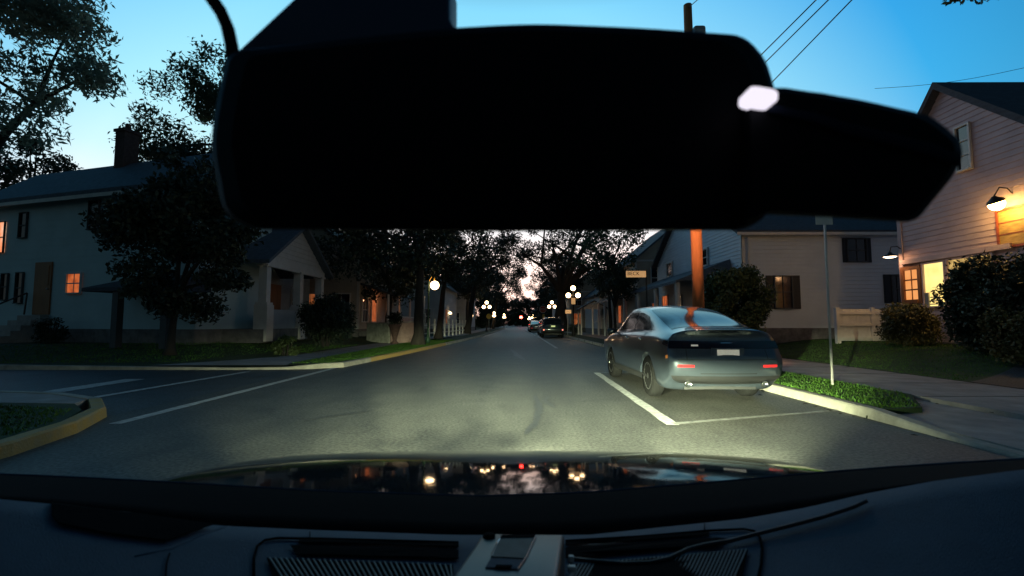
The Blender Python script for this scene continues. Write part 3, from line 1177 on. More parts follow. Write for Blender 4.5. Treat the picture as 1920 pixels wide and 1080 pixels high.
# sloping top shell of the end pod, facing up; its navy paints in skylight
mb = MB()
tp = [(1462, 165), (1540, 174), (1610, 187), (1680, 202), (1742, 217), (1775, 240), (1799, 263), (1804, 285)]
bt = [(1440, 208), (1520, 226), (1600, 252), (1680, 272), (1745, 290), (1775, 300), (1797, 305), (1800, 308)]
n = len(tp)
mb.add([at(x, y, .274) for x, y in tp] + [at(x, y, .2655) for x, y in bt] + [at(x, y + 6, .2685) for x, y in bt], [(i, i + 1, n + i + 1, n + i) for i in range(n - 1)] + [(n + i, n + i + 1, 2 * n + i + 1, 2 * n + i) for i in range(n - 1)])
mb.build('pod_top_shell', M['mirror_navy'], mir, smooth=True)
glint = []  # bright highlight on the housing, painted as a glowing shape
for k in range(28):
    t = 2 * math.pi * k / 28
    cx_, cy_ = 28 * math.copysign(abs(math.cos(t)) ** .55, math.cos(t)), 13 * math.copysign(abs(math.sin(t)) ** .55, math.sin(t))
    glint.append((1431 + cx_ * .985 - cy_ * .1, 177 + cx_ * .16 + cy_))
mb = MB()
mb.prism([at(x, y, .258) for x, y in glint], (0, .012, 0))
mb.build('housing_glint', M['glint_white'], mir)
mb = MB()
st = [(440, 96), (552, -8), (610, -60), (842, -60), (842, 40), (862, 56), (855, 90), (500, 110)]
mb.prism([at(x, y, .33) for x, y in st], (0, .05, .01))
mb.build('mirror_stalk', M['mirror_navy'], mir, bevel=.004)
mb = MB()
mb.tube([at(x, y, .30) for x, y in [(370, -40), (396, -4), (414, 22), (427, 52), (434, 84), (438, 120), (445, 170)]], .0042, 8)
mb.build('mirror_cable', M['mirror'], own, smooth=True)

# cabin shell behind and above the camera (it shades the dashboard)
mb = MB()
mb.grid(lambda a, b: (-.75 + 1.5 * a, -2.2 + 2.28 * b, 1.46 - .07 * (2 * a - 1) ** 2 - .05 * max(0, b - .8) * 5 - .0), 12, 12)
mb.build('roof', M['dash_dark'], own, smooth=True)
for s in (-1, 1):
    mb = MB()
    mb.tube([(s * .70, .06, 1.38), (s * .80, .36, 1.18), (s * .92, .72, .93)], .035, 8)
    mb.build('windscreen_pillar', M['black_plastic'], own, smooth=True)
    mb = MB()
    mb.box((s * .80, -.9, .62), (.06, 2.4, .62))
    mb.build('door', M['black_plastic'], own)
mb = MB()
mb.box((0, -1.2, .75), (1.5, .25, 1.1))
mb.build('seat_back', M['dash_dark'], own, bevel=.05)

# small instrument standing on the dashboard
dv = thing('dash_display', 'grey box-shaped gadget with a small dark screen standing on the dashboard between the vents', 'gadget', onz(955, 1075, DZ))
TOPQ = [(906, 998), (1052, 1001), (1048, 1120), (818, 1120)]
zt = DZ + .052


def dvp(x, y, z=zt):
    return onz(x, y, z)


ql = [dvp(905, 998), dvp(1058, 1000), dvp(1040, 1125), dvp(816, 1125)]
mb = MB()
c = sum(ql, Vector()) / 4
out = [[(c + (q - c) * s) + Vector((0, 0, dz)) for q in ql] for s, dz in ((.975, 0), (1.0, -.004), (1.015, -.05))]
vs = [p for r in out for p in r]
mb.add(vs, [(0, 1, 2, 3), (11, 10, 9, 8)] + [(k * 4 + i, k * 4 + (i + 1) % 4, (k + 1) * 4 + (i + 1) % 4, (k + 1) * 4 + i) for k in range(2) for i in range(4)])
mb.build('case', M['device'], dv, bevel=.006)


def dvpoly(name, poly, m, parent, lift=.0012, th=.0015):
    mbx = MB()
    mbx.prism([dvp(x, y, zt + lift) for x, y in poly], (0, 0, -th))
    return mbx.build(name, m, parent)


scr = dvpoly('screen', [(941, 1004), (1004, 1003), (984, 1046), (921, 1043)], M['screen'], dv, .0016)
dvpoly('screen_border', [(938, 1002.5), (1006, 1001.5), (1003, 1007), (937, 1008)], M['dash_dark'], scr, .0022)
dvpoly('button_plate', [(920, 1046), (981, 1049), (972, 1066), (910, 1063)], M['dash'], dv, .0016)
dvpoly('slot', [(931, 1058), (960, 1059), (957, 1064), (928, 1063)], M['dash_dark'], dv, .0024)
mb = MB()
mb.lathe(dvp(917, 1008, zt - .001), [(.0075, 0), (.0075, .003), (.005, .0045)], 16)
mb.build('lens', M['dash_dark'], dv, smooth=True)
mb = MB()
mb.tube([dvp(940, 1004, zt + .0015), dvp(932, 1018, zt + .0015), dvp(921, 1043, zt + .0015)], .0009, 5)
mb.tube([dvp(1005, 1003, zt + .0015), dvp(985, 1046, zt + .0015), dvp(970, 1067, zt + .0015)], .0009, 5)
mb.build('screen_trim', M['chrome'], dv)
mb = MB()
mb.box(onz(1071, 1047, DZ + .03), (.006, .006, .006))
mb.box(onz(1072, 1066, DZ + .02), (.009, .007, .006))
mb.build('plug', M['white_paint'], dv, bevel=.001)
cb = MB()
cp = [(1072, 1054), (1110, 1058), (1170, 1063), (1220, 1061), (1255, 1053), (1290, 1036), (1320, 1028), (1370, 1020), (1420, 1007), (1480, 992), (1545, 975), (1600, 957), (1625, 945)]
cb.tube([onz(1070, 1054, DZ + .022)] + [dpt(x, y, .004) for x, y in cp], .0026, 8)
cbl = cb.build('power_cable', M['wire'], None, smooth=True, origin=dpt(1300, 1035))
tag(cbl, 'thin black power cable trailing over the right speaker grille to the grey gadget', 'cable')
# ------------------------------------------------------------------ parked vehicles
def cr1(p0, p1, p2, p3, t):
    return 0.5 * ((2 * p1) + (-p0 + p2) * t + (2 * p0 - 5 * p1 + 4 * p2 - p3) * t * t + (-p0 + 3 * p1 - 3 * p2 + p3) * t ** 3)


def crv(seq, t):
    n = len(seq) - 1
    t = max(0.0, min(n - 1e-9, t))
    i = int(t)
    f = t - i
    a, b, c, d = seq[max(i - 1, 0)], seq[i], seq[i + 1], seq[min(i + 2, n)]
    return [cr1(a[k], b[k], c[k], d[k], f) for k in range(len(b))]


class CarBody:
    """stations: list of (y, ring) with ring = [(x, z)...] or (x, z, dy)"""

    def __init__(self, stations, bulge_r, bulge_f):
        self.st = [[(x[0], y + (x[2] if len(x) > 2 else 0), x[1]) for x in ring] for y, ring in stations]
        self.nu = len(stations) - 1
        self.nv = len(stations[0][1]) - 1
        self.br, self.bf = bulge_r, bulge_f

    def S(self, u, v):
        col = [crv(s, v) for s in self.st]
        p = crv(col, u)
        return Vector((max(0, p[0]), p[1], p[2]))

    def N(self, u, v):
        e = 1e-3
        a = self.S(min(u + e, self.nu), v) - self.S(max(u - e, 0), v)
        b = self.S(u, min(v + e, self.nv)) - self.S(u, max(v - e, 0))
        n = a.cross(b)
        if n.length < 1e-9:
            return Vector((1, 0, 0))
        n.normalize()
        p = self.S(u, v)
        if n.dot(p - Vector((0, p.y, .7))) < 0:
            n = -n
        return n

    def cap(self, t, v, end=0):
        p = self.S(0 if end == 0 else self.nu, v)
        k = min(1, p.x / .5) * (1 - t * t)
        b = self.br if end == 0 else -self.bf
        return Vector((p.x * t, p.y - b * k, p.z))

    def body(self, su=5, sv=4, nt_=14):
        mb = MB()
        nu, nv = self.nu * su + 1, self.nv * sv + 1
        for sgn in (1, -1):
            def fn(a, b):
                p = self.S(a * self.nu, b * self.nv)
                return (p.x * sgn, p.y, p.z)
            mb.grid(fn, nu, nv)
        for e in (0, 1):
            mb.grid(lambda a, b: self.cap(-1 + 2 * a, b * self.nv, e), nt_, nv)
        return mb

    def side_patch(self, sgn, pts, off, nu=18, nv=8):
        """pts(a) -> (u, v0, v1)"""
        mb = MB()

        def fn(a, b):
            u, v0, v1 = pts(a)
            v = v0 + (v1 - v0) * b
            p = self.S(u, v) + self.N(u, v) * off
            return (p.x * sgn, p.y, p.z)
        mb.grid(fn, nu, nv)
        return mb

    def top_patch(self, u0, u1, v0, off, nu=10, nt_=16, w0=1.0, w1=1.0):
        """strip across the car between u0 and u1, from ring v0 on one side to the other"""
        mb = MB()

        def fn(a, b):
            u = u0 + (u1 - u0) * a
            t = -1 + 2 * b
            w = w0 + (w1 - w0) * a
            v = self.nv - (self.nv - v0) * abs(t) * w
            p = self.S(u, v) + self.N(u, v) * off
            return (p.x * (1 if t > 0 else -1), p.y, p.z)
        mb.grid(fn, nu, nt_ + 1)
        return mb

    def cap_patch(self, t0, t1, v0, v1, off, n=10, m=6, end=0, taper=0):
        mb = MB()
        s = -1 if end == 0 else 1

        def fn(a, b):
            t = t0 + (t1 - t0) * a
            vm = (v0 + v1) / 2
            k = 1 - taper * abs(t)
            v = vm + ((v0 + (v1 - v0) * b) - vm) * k
            p = self.cap(t, v, end)
            return (p.x, p.y + s * off, p.z)
        mb.grid(fn, n, m)
        # give it an edge so that it reads as a solid panel
        return mb


def cut_arches(mb, centres, r, hw):
    """wheel arches cut out of the closed body shell"""
    def tmp(name, b):
        me = bpy.data.meshes.new(name)
        me.from_pydata(b.v, [], b.f)
        bm = bmesh.new()
        bm.from_mesh(me)
        bmesh.ops.remove_doubles(bm, verts=bm.verts, dist=4e-4)
        bmesh.ops.dissolve_degenerate(bm, edges=bm.edges, dist=1e-5)
        bmesh.ops.recalc_face_normals(bm, faces=bm.faces)
        bm.to_mesh(me)
        bm.free()
        o = bpy.data.objects.new(name, me)
        COL.objects.link(o)
        return o
    a = tmp('shell', mb)
    cut = MB()
    for (y, z) in centres:
        for s in (-1, 1):
            cut.lathe((s * (hw - .30), y, z), [(r, 0), (r, .6)], 28, Vector((s, 0, 0)))
    c = tmp('arch', cut)
    md = a.modifiers.new('cut', 'BOOLEAN')
    md.operation = 'DIFFERENCE'
    md.object = c
    md.solver = 'EXACT'
    dg = bpy.context.evaluated_depsgraph_get()
    me = bpy.data.meshes.new_from_object(a.evaluated_get(dg))
    bpy.data.objects.remove(a)
    bpy.data.objects.remove(c)
    return me


def mesh_obj(name, me, m, parent):
    me.materials.clear()
    me.materials.append(m)
    me.polygons.foreach_set('use_smooth', [True] * len(me.polygons))
    o = bpy.data.objects.new(name, me)
    COL.objects.link(o)
    o.parent = parent
    return o


def local_build(mb, name, m, parent, smooth=True, solid=0.0):
    """mb is in car-local coordinates"""
    me = bpy.data.meshes.new(name)
    me.from_pydata(mb.v, [], mb.f)
    bm = bmesh.new()
    bm.from_mesh(me)
    bmesh.ops.remove_doubles(bm, verts=bm.verts, dist=1e-5)
    bmesh.ops.recalc_face_normals(bm, faces=bm.faces)
    bm.to_mesh(me)
    bm.free()
    me.materials.append(m)
    if smooth:
        me.polygons.foreach_set('use_smooth', [True] * len(me.polygons))
    o = bpy.data.objects.new(name, me)
    COL.objects.link(o)
    o.parent = parent
    return o


def wheel(parent, x, y, r, w, spokes=5, rim='rim'):
    s = 1 if x > 0 else -1
    ax = Vector((s, 0, 0))
    mb = MB()
    mb.lathe((x - s * w / 2, y, r), [(r * .66, 0), (r * .93, 0), (r, .035), (r, w - .035), (r * .93, w), (r * .66, w - .01)], 36, ax)
    wl = local_build(mb, 'wheel', M['tyre'], parent)
    rb = MB()
    rb.lathe((x + s * (w / 2 - .06), y, r), [(r * .67, -.02), (r * .67, .052), (r * .62, .052), (r * .60, 0), (.02, 0)], 32, ax)
    for k in range(spokes):
        t = 2 * math.pi * k / spokes + .3
        d = Vector((0, math.cos(t), math.sin(t)))
        c0 = Vector((x + s * (w / 2 - .035), y, r))
        for e in (-.16, .16):
            d2 = Vector((0, math.cos(t + e), math.sin(t + e)))
            rb.bar(c0 + d * .04, c0 + d2 * r * .63 + ax * .012, .032, .03, ax)
    rb.lathe((x + s * (w / 2 - .05), y, r), [(.065, 0), (.065, .035), (.04, .042)], 16, ax)
    local_build(rb, 'rim', M[rim], wl, smooth=False)
    return wl


def wing_mirror(parent, x, y, z, paint):
    s = 1 if x > 0 else -1
    mb = MB()
    mb.bar((x - s * .02, y, z - .02), (x + s * .09, y - .01, z + .01), .05, .03)
    prof = [(-.085, -.05), (.085, -.045), (.095, .02), (.07, .06), (-.06, .065), (-.095, .02)]
    a = [Vector((x + s * (.15 + u), y + .05, z + .03 + v * .75)) for u, v in prof]
    b = [Vector((x + s * (.15 + u), y - .03, z + .03 + v)) for u, v in prof]
    mb.add(a + b, [tuple(range(6)), tuple(range(11, 5, -1))] + [(i, i + 6, (i + 1) % 6 + 6, (i + 1) % 6) for i in range(6)])
    return local_build(mb, 'wing_mirror', M[paint], parent)


# fastback saloon. ring: 0 floor centre, 1 floor edge, 2 sill, 3 flank, 4 flank top, 5 shoulder, 6 glass foot, 7 glass head, 8 roof rail, 9 roof centre
def low(w, zb=.2):
    return [(0, zb), (w * .80, zb), (w * .97, zb + .10), (w, .56), (w * .992, .78)]


saloon_st = [
    (0.0, [(0, .33, .12), (.66, .33, .10), (.845, .41, .02), (.885, .62, -.02), (.875, .80, .05), (.850, .92, .10), (.81, .985, .11), (.73, 1.045, .09), (.48, 1.095, .03), (0, 1.11, .02)]),
    (0.30, low(.915) + [(.895, .93), (.83, 1.005), (.74, 1.065), (.50, 1.115), (0, 1.13)]),
    (0.62, low(.925) + [(.900, .95), (.83, 1.035), (.72, 1.125), (.52, 1.18), (0, 1.205)]),
    (1.20, low(.930) + [(.900, .96), (.82, 1.05), (.70, 1.265), (.53, 1.345), (0, 1.375)]),
    (1.80, low(.930) + [(.895, .96), (.82, 1.045), (.67, 1.385), (.50, 1.465), (0, 1.495)]),
    (2.45, low(.930) + [(.890, .95), (.82, 1.035), (.66, 1.42), (.49, 1.505), (0, 1.535)]),
    (3.05, low(.925) + [(.885, .94), (.82, 1.02), (.675, 1.355), (.51, 1.44), (0, 1.47)]),
    (3.75, low(.925) + [(.88, .92), (.81, .985), (.735, 1.025), (.50, 1.07), (0, 1.09)]),
    (4.35, low(.915) + [(.865, .86), (.80, .905), (.71, .935), (.45, .965), (0, .98)]),
    (4.80, low(.86, .24) + [(.81, .76), (.74, .80), (.65, .825), (.42, .85), (0, .865)]),
    (4.93, [(0, .3), (.52, .3), (.64, .36), (.68, .5), (.665, .60), (.64, .66), (.59, .70), (.52, .72), (.35, .735), (0, .745)]),
]


def make_saloon(label, loc, rz, group):
    root = thing('parked_car', label, 'car', (0, 0, 0), group)
    cb = CarBody(saloon_st, .13, .12)
    me = cut_arches(cb.body(), [(.98, .33), (3.82, .33)], .375, .93)
    body = mesh_obj('body', me, M['car_paint'], root)
    # rear screen and windscreen
    local_build(cb.top_patch(1.30, 3.75, 7.30, .004, w0=1.0, w1=.86), 'rear_window', M['car_glass'], root)
    local_build(cb.top_patch(6.12, 6.95, 7.35, .004, w0=.95), 'windscreen', M['car_glass'], root)

    # side glass: front and rear panes on both sides
    def pane(u0, u1, taper0, taper1):
        def f(a):
            u = u0 + (u1 - u0) * a
            h = 1.0
            if taper0 and a < taper0:
                h = .12 + .88 * (a / taper0) ** .8
            if taper1 and a > 1 - taper1:
                h = .12 + .88 * ((1 - a) / taper1) ** .8
            return (u, 6.12, 6.12 + .80 * h)
        return f
    for s in (1, -1):
        local_build(cb.side_patch(s, pane(2.75, 4.48, .42, 0), .004), 'side_window', M['car_glass'], root)
        local_build(cb.side_patch(s, pane(4.56, 6.45, 0, .45), .004), 'side_window', M['car_glass'], root)
        for (a0, a1, hy) in ((3.05, 4.5, 3.35), (4.55, 5.95, 4.85)):
            d = local_build(cb.side_patch(s, lambda a: (a0 + (a1 - a0) * a, 2.35 + (.5 * (1 - a / .35) if (a < .35 and a0 < 4) else 0), 5.9), .0035, 16, 12), 'door', M['car_paint'], root)
            hp = cb.S(hy, 4.75)
            hb = MB()
            hb.box((s * (hp.x + .014), hp.y, hp.z), (.03, .2, .03))
            local_build(hb, 'handle', M['chrome'], d)
        sb = cb.side_patch(s, lambda a: (2.7 + 4.6 * a, 1.7, 2.25), .012, 16, 5)
        local_build(sb, 'side_skirt', M['black_plastic'], root)
        wing_mirror(root, s * .86, 3.28, 1.0, 'car_paint')
        hl = cb.side_patch(s, lambda a: (8.7 + 1.2 * a, 5.0, 6.3), .006, 10, 5)
        local_build(hl, 'headlight', M['chrome'], root)
    # tail: dark light band, badge, plate, bumper reflectors, diffuser, pipes
    tb = local_build(cb.cap_patch(-1, 1, 4.15, 5.15, .008, 24, 6, taper=0.0), 'tail_light_bar', M['tail_dark'], root)
    for s in (1, -1):
        local_build(cb.side_patch(s, lambda a: (.0 + .75 * a, 4.3 + .3 * a, 5.2 - .15 * a), .006, 8, 5), 'tail_light_wrap', M['tail_dark'], tb)
        local_build(cb.side_patch(s, lambda a: (.08 + .32 * a, 3.35, 3.6), .007, 6, 3), 'side_reflector', M['amber'], root)
    local_build(cb.cap_patch(-.62, -.50, 4.42, 4.62, .012, 4, 3), 'badge', M['plate'], tb)
    local_build(cb.cap_patch(-.10, .10, 4.80, 4.92, .012, 4, 3), 'badge', M['chrome'], tb)
    local_build(cb.cap_patch(-1, 1, .80, 2.15, .010, 24, 8), 'rear_diffuser', M['black_plastic'], root)
    vp = cb.cap_patch(-1, 1, .90, 1.30, .014, 24, 4)
    vp.v = [(p[0], p[1], p[2] - .014) for p in vp.v]
    local_build(vp, 'rear_valance', M['black_plastic'], root)
    local_build(cb.cap_patch(-.86, .86, 3.22, 3.28, .004, 24, 3), 'bumper_seam', M['black_plastic'], root)
    for s in (-1, 1):
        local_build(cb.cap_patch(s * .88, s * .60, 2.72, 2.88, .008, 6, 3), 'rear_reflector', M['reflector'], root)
    for s in (-1, 1):
        local_build(cb.cap_patch(s * .70, s * .715, 3.28, 4.1, .004, 3, 10), 'boot_seam', M['black_plastic'], root)
    local_build(cb.cap_patch(-.5, .5, 2.30, 2.36, .004, 14, 3), 'bumper_seam', M['black_plastic'], root)
    pb = MB()
    pc = cb.cap(0, 3.85)
    pb.box((0, pc.y - .012, .735), (.34, .014, .155))
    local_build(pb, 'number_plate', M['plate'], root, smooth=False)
    pb = MB()
    pb.box((0, pc.y + .0, .735), (.50, .02, .20))
    local_build(pb, 'plate_recess', M['car_paint'], root, smooth=False)
    for x in (-.60, .60):
        eb = MB()
        eb.lathe((x, .02, .315), [(.05, 0), (.05, -.05), (.042, -.06), (.04, -.02)], 18, Vector((0, 1, 0)))
        local_build(eb, 'exhaust_pipe', M['chrome'], root)
    ub = MB()
    ub.box((0, 2.4, .29), (1.15, 4.4, .16))
    ub.box((0, .98, .33), (1.5, .12, .12))
    local_build(ub, 'underbody', M['black_plastic'], root, smooth=False)
    for s in (-1, 1):
        wheel(root, s * .815, .98, .33, .22)
        wheel(root, s * .815, 3.82, .33, .22)
    root.location = loc
    root.rotation_euler = (0, 0, rz)
    root.scale = (.93, 1, 1)
    return root


suv_st = [
    (0.0, [(0, .40, .10), (.68, .40, .08), (.86, .48, .0), (.90, .70, -.04), (.89, .90, .02), (.87, 1.02, .05), (.84, 1.08, .07), (.70, 1.50, .28), (.52, 1.58, .26), (0, 1.61, .24)]),
    (0.35, low(.93, .26) + [(.915, 1.0), (.87, 1.08), (.70, 1.535), (.54, 1.62), (0, 1.65)]),
    (1.2, low(.94, .26) + [(.92, 1.0), (.87, 1.08), (.70, 1.57), (.54, 1.66), (0, 1.69)]),
    (2.2, low(.94, .26) + [(.92, .99), (.87, 1.07), (.70, 1.56), (.54, 1.65), (0, 1.68)]),
    (2.75, low(.94, .26) + [(.92, .99), (.87, 1.07), (.71, 1.48), (.54, 1.57), (0, 1.6)]),
    (3.5, low(.935, .26) + [(.91, .98), (.86, 1.05), (.78, 1.10), (.52, 1.14), (0, 1.16)]),
    (4.2, low(.92, .28) + [(.89, .93), (.83, .98), (.74, 1.01), (.48, 1.04), (0, 1.05)]),
    (4.58, [(0, .36), (.6, .36), (.74, .45), (.78, .62), (.77, .76), (.74, .84), (.69, .89), (.62, .91), (.4, .93), (0, .94)]),
]


def make_suv(label, loc, rz, group, paint='suv_paint'):
    root = thing('parked_suv', label, 'car', (0, 0, 0), group)
    cb = CarBody(suv_st, .10, .14)
    me = cut_arches(cb.body(4, 3, 12), [(.92, .36), (3.6, .36)], .41, .94)
    mesh_obj('body', me, M[paint], root)
    local_build(cb.cap_patch(-.84, .84, 6.15, 7.0, .006, 16, 6), 'rear_window', M['car_glass'], root)
    local_build(cb.top_patch(4.1, 4.92, 7.35, .004, w0=.95), 'windscreen', M['car_glass'], root)
    for s in (1, -1):
        for u0, u1 in ((.6, 1.5), (1.58, 2.7), (2.78, 3.95)):
            local_build(cb.side_patch(s, lambda a: (u0 + (u1 - u0) * a, 6.1, 6.92 - (.55 * max(0, a - .5) if u1 > 3.5 else 0)), .004, 8, 5), 'side_window', M['car_glass'], root)
        local_build(cb.cap_patch(s * 1.0, s * .72, 4.3, 5.9, .008, 4, 5), 'tail_light', M['tail_dark'], root)
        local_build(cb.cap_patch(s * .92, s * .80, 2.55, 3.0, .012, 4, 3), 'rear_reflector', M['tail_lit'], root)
        rb = MB()
        rb.tube([(s * .60, .35, 1.66), (s * .62, .6, 1.71), (s * .62, 2.2, 1.71), (s * .61, 2.5, 1.66)], .018, 6)
        local_build(rb, 'roof_rail', M['chrome'], root)
        wing_mirror(root, s * .89, 3.0, 1.1, paint)
    local_build(cb.cap_patch(-1, 1, 1.1, 2.3, .01, 20, 5), 'rear_bumper', M['black_plastic'], root)
    local_build(cb.cap_patch(-.45, .45, 3.6, 4.7, .004, 10, 4), 'tailgate_panel', M['green_metal'], root)
    pb = MB()
    pb.box((0, cb.cap(0, 4.3).y - .012, .93), (.33, .016, .16))
    local_build(pb, 'number_plate', M['plate_lit'], root, smooth=False)
    ub = MB()
    ub.box((0, 2.2, .36), (1.3, 4.1, .2))
    local_build(ub, 'underbody', M['black_plastic'], root, smooth=False)
    for s in (-1, 1):
        wheel(root, s * .82, .92, .36, .23)
        wheel(root, s * .82, 3.6, .36, .23)
    root.location = loc
    root.rotation_euler = (0, 0, rz)
    return root


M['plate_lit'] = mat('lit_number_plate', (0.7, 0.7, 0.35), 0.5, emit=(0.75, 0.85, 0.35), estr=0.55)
PK = 'cars parked along the right kerb'
saloon = make_saloon('blue-grey fastback saloon with pale number plate parked nearest on the right', (3.06, 7.05, 0), R(0.8), PK)
suv = make_suv('dark suv with roof rails and lit red reflectors parked beyond the blue-grey saloon', (3.16, 39.6, 0), 0, PK)
dup(suv, (3.25, 47.5, 0), R(-.5), 'dark car parked directly in front of the suv, only its left edge showing', .93)
s3 = dup(saloon, (2.85, 62.5, 0), R(.5), 'small far parked car, third beyond the blue-grey saloon', .97)
s4 = dup(suv, (2.95, 72, 0), 0, 'farthest parked car at the end of the row, a small dark shape', .97)
# ------------------------------------------------------------------ street lamps, signs, poles
LG = 'globe street lamps along the street'


def globe_lamp(label, loc, top_z=4.06, r=.21):
    root = thing('street_lamp', label, 'street lamp', (0, 0, 0), LG)
    h = top_z - .64
    mb = MB()
    mb.lathe((0, 0, 0), [(.19, 0), (.19, .12), (.13, .2), (.11, .7), (.07, .8), (.055, 1.0), (.05, h), (.075, h + .02), (.06, h + .08), (.035, h + .12), (.035, top_z - r - .04)], 14)
    mb.build('post', M['black_iron'], root, smooth=True)
    for s in (-1, 1):
        ab = MB()
        ab.tube([(0, 0, h - .25), (s * .22, 0, h - .30), (s * .38, 0, h - .25), (s * .41, 0, h - .17)], .022, 6)
        ab.lathe((s * .41, 0, h - .2), [(.05, 0), (.07, .05), (.05, .06)], 10)
        ab.build('arm', M['black_iron'], root, smooth=True)
        gb = MB()
        gb.ball((s * .41, 0, h + .03), r, 12)
        gb.build('globe', M['globe'], root, smooth=True)
    gb = MB()
    gb.ball((0, 0, top_z), r, 12)
    gb.build('globe', M['globe'], root, smooth=True)
    root.location = loc
    return root


lampC = globe_lamp('three-globe street lamp with a square notice on its post, right of the suv', (5.0, 41, .12))
nb = MB()
nb.box((0, -.08, 2.95), (.34, .03, .52))
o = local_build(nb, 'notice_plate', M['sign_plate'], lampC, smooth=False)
base_lamp = globe_lamp('three-globe street lamp rising just above the left side of the suv roof', (5.35, 69, .12), 4.06, .23)
lampB = dup(base_lamp, (-3.62, 62, .12), R(8), 'three-globe street lamp on the left kerb with a round yellow sign below it', .92)
for i, (x, y, lb) in enumerate([(4.9, 102, 'tiny far globe lamp right of the red signal, nearest of the far right row'), (5.0, 128, 'tiny far globe lamp right of the red signal, second of the far right row'), (5.0, 165, 'tiny far globe lamp closest to the red signal on its right'), (-2.6, 118, 'tiny far globe lamp standing alone just left of the red signal'), (-4.1, 96, 'tiny far globe lamp low on the left, beyond the round yellow sign')]):
    dup(base_lamp, (x, y, -.6), R(20 * i), lb, .95)

lampA = thing('street_lamp', 'street lamp with one big white globe hung on a bracket beside the left tree trunk', 'street lamp', at(803, 620, 26) * 1, LG)
bx, by = at(803, 600, 26).x, 26
lampA.location = (bx, by, .12)
gc = at(815, 535, 26)
mb = MB()
mb.lathe((bx, by, .12), [(.12, 0), (.12, .25), (.07, .35), (.05, .8), (.04, 3.5), (.02, 3.6)], 12)
mb.build('post', M['green_metal'], lampA, smooth=True)
mb = MB()
mb.tube([(bx, by, 3.45), (bx + .15, by, 3.72), (gc.x - .03, by, 3.72), (gc.x, by, gc.z + .3)], .025, 6)
mb.build('arm', M['sign_yellow'], lampA, smooth=True)
mb = MB()
mb.ball(gc, .235, 16)
mb.build('globe', M['globe'], lampA, smooth=True)

# grey wooden post with a box beside it
gpx = at(794, 600, 25.2)
t = thing('service_post', 'weathered grey post with a meter box, between the left tree trunk and globe lamp', 'post', (gpx.x, 25.2, .12))
mb = MB()
mb.tube([(gpx.x, 25.2, .1), (gpx.x, 25.2, 2.6)], .06, 8)
mb.build('post', M['grey_metal'], t, smooth=True)
mb = MB()
mb.box((gpx.x, 25.1, 1.45), (.26, .14, .5))
mb.build('meter_box', M['grey_metal'], t, bevel=.02)

# round yellow sign under the left triple lamp
sp = at(917, 593, 60)
t = thing('round_sign', 'small round yellow road sign on a post under the left three-globe lamp', 'sign', (sp.x, 60, .12))
mb = MB()
mb.tube([(sp.x, 60.03, .1), (sp.x, 60.03, 2.4)], .04, 6)
mb.build('post', M['grey_metal'], t)
mb = MB()
mb.lathe((sp.x, 59.98, sp.z), [(.34, 0), (.34, .03), (.01, .03)], 20, Vector((0, -1, 0)))
mb.build('plate', M['sign_yellow'], t)


def text(body, size, loc, rot, m, parent, name='lettering', ext=.003, sx=1.0):
    cu = bpy.data.curves.new('txt', 'FONT')
    cu.body = body
    cu.size = size
    cu.extrude = ext
    cu.align_x = 'CENTER'
    cu.align_y = 'CENTER'
    tmp = bpy.data.objects.new('txt', cu)
    COL.objects.link(tmp)
    dg = bpy.context.evaluated_depsgraph_get()
    dg.update()
    me = bpy.data.meshes.new_from_object(tmp.evaluated_get(dg))
    bpy.data.objects.remove(tmp)
    me.transform(Matrix.Diagonal((sx, 1, 1, 1)))
    me.transform(rot.to_matrix().to_4x4())
    me.transform(Matrix.Translation(Vector(loc) - wloc(parent)))
    me.materials.clear()
    me.materials.append(m)
    o = bpy.data.objects.new(name, me)
    COL.objects.link(o)
    o.parent = parent
    return o


from mathutils import Euler
FACE = Euler((R(90), 0, 0))
# stop sign
ss = at(1018, 580, 57)
t = thing('stop_sign', 'red octagonal stop sign on a post just left of the suv', 'stop sign', (ss.x, 57, 0))
mb = MB()
mb.tube([(ss.x, 57.04, 0), (ss.x, 57.04, ss.z)], .035, 6)
mb.build('post', M['green_metal'], t)


def octagon(mb, c, r, y, th):
    mb.prism([(c.x + r * math.cos(R(22.5 + 45 * k)), y, c.z + r * math.sin(R(22.5 + 45 * k))) for k in range(8)], (0, th, 0))


mb = MB()
octagon(mb, ss, .44, 56.99, .02)
mb.build('border', M['white_paint'], t)
mb = MB()
octagon(mb, ss, .40, 56.98, .01)
pl = mb.build('plate', M['stop_red'], t)
text('STOP', .30, (ss.x, 56.975, ss.z), FACE, M['white_paint'], t)
mb = MB()
mb.box((ss.x + .08, 57.0, ss.z - .95), (.22, .02, .7))
mb.build('lower_plate', M['sign_yellow'], t)

# street name sign
s0, s1 = at(1174, 520, 18), at(1211, 508, 18)
t = thing('street_sign', 'street-name sign reading BECK with painted-in glow on a thin post above the saloon', 'sign', (s1.x + .02, 18, .12))
mb = MB()
mb.tube([(s1.x + .02, 18.03, .1), (s1.x + .02, 18.03, s1.z + .05)], .03, 8)
mb.build('post', M['black_iron'], t)
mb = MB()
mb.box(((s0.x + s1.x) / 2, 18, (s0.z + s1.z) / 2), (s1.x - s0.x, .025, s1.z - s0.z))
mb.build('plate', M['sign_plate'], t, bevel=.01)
text('BECK', .19, ((s0.x + s1.x) / 2 - .10, 17.98, (s0.z + s1.z) / 2 + .015), FACE, M['sign_ink'], t)

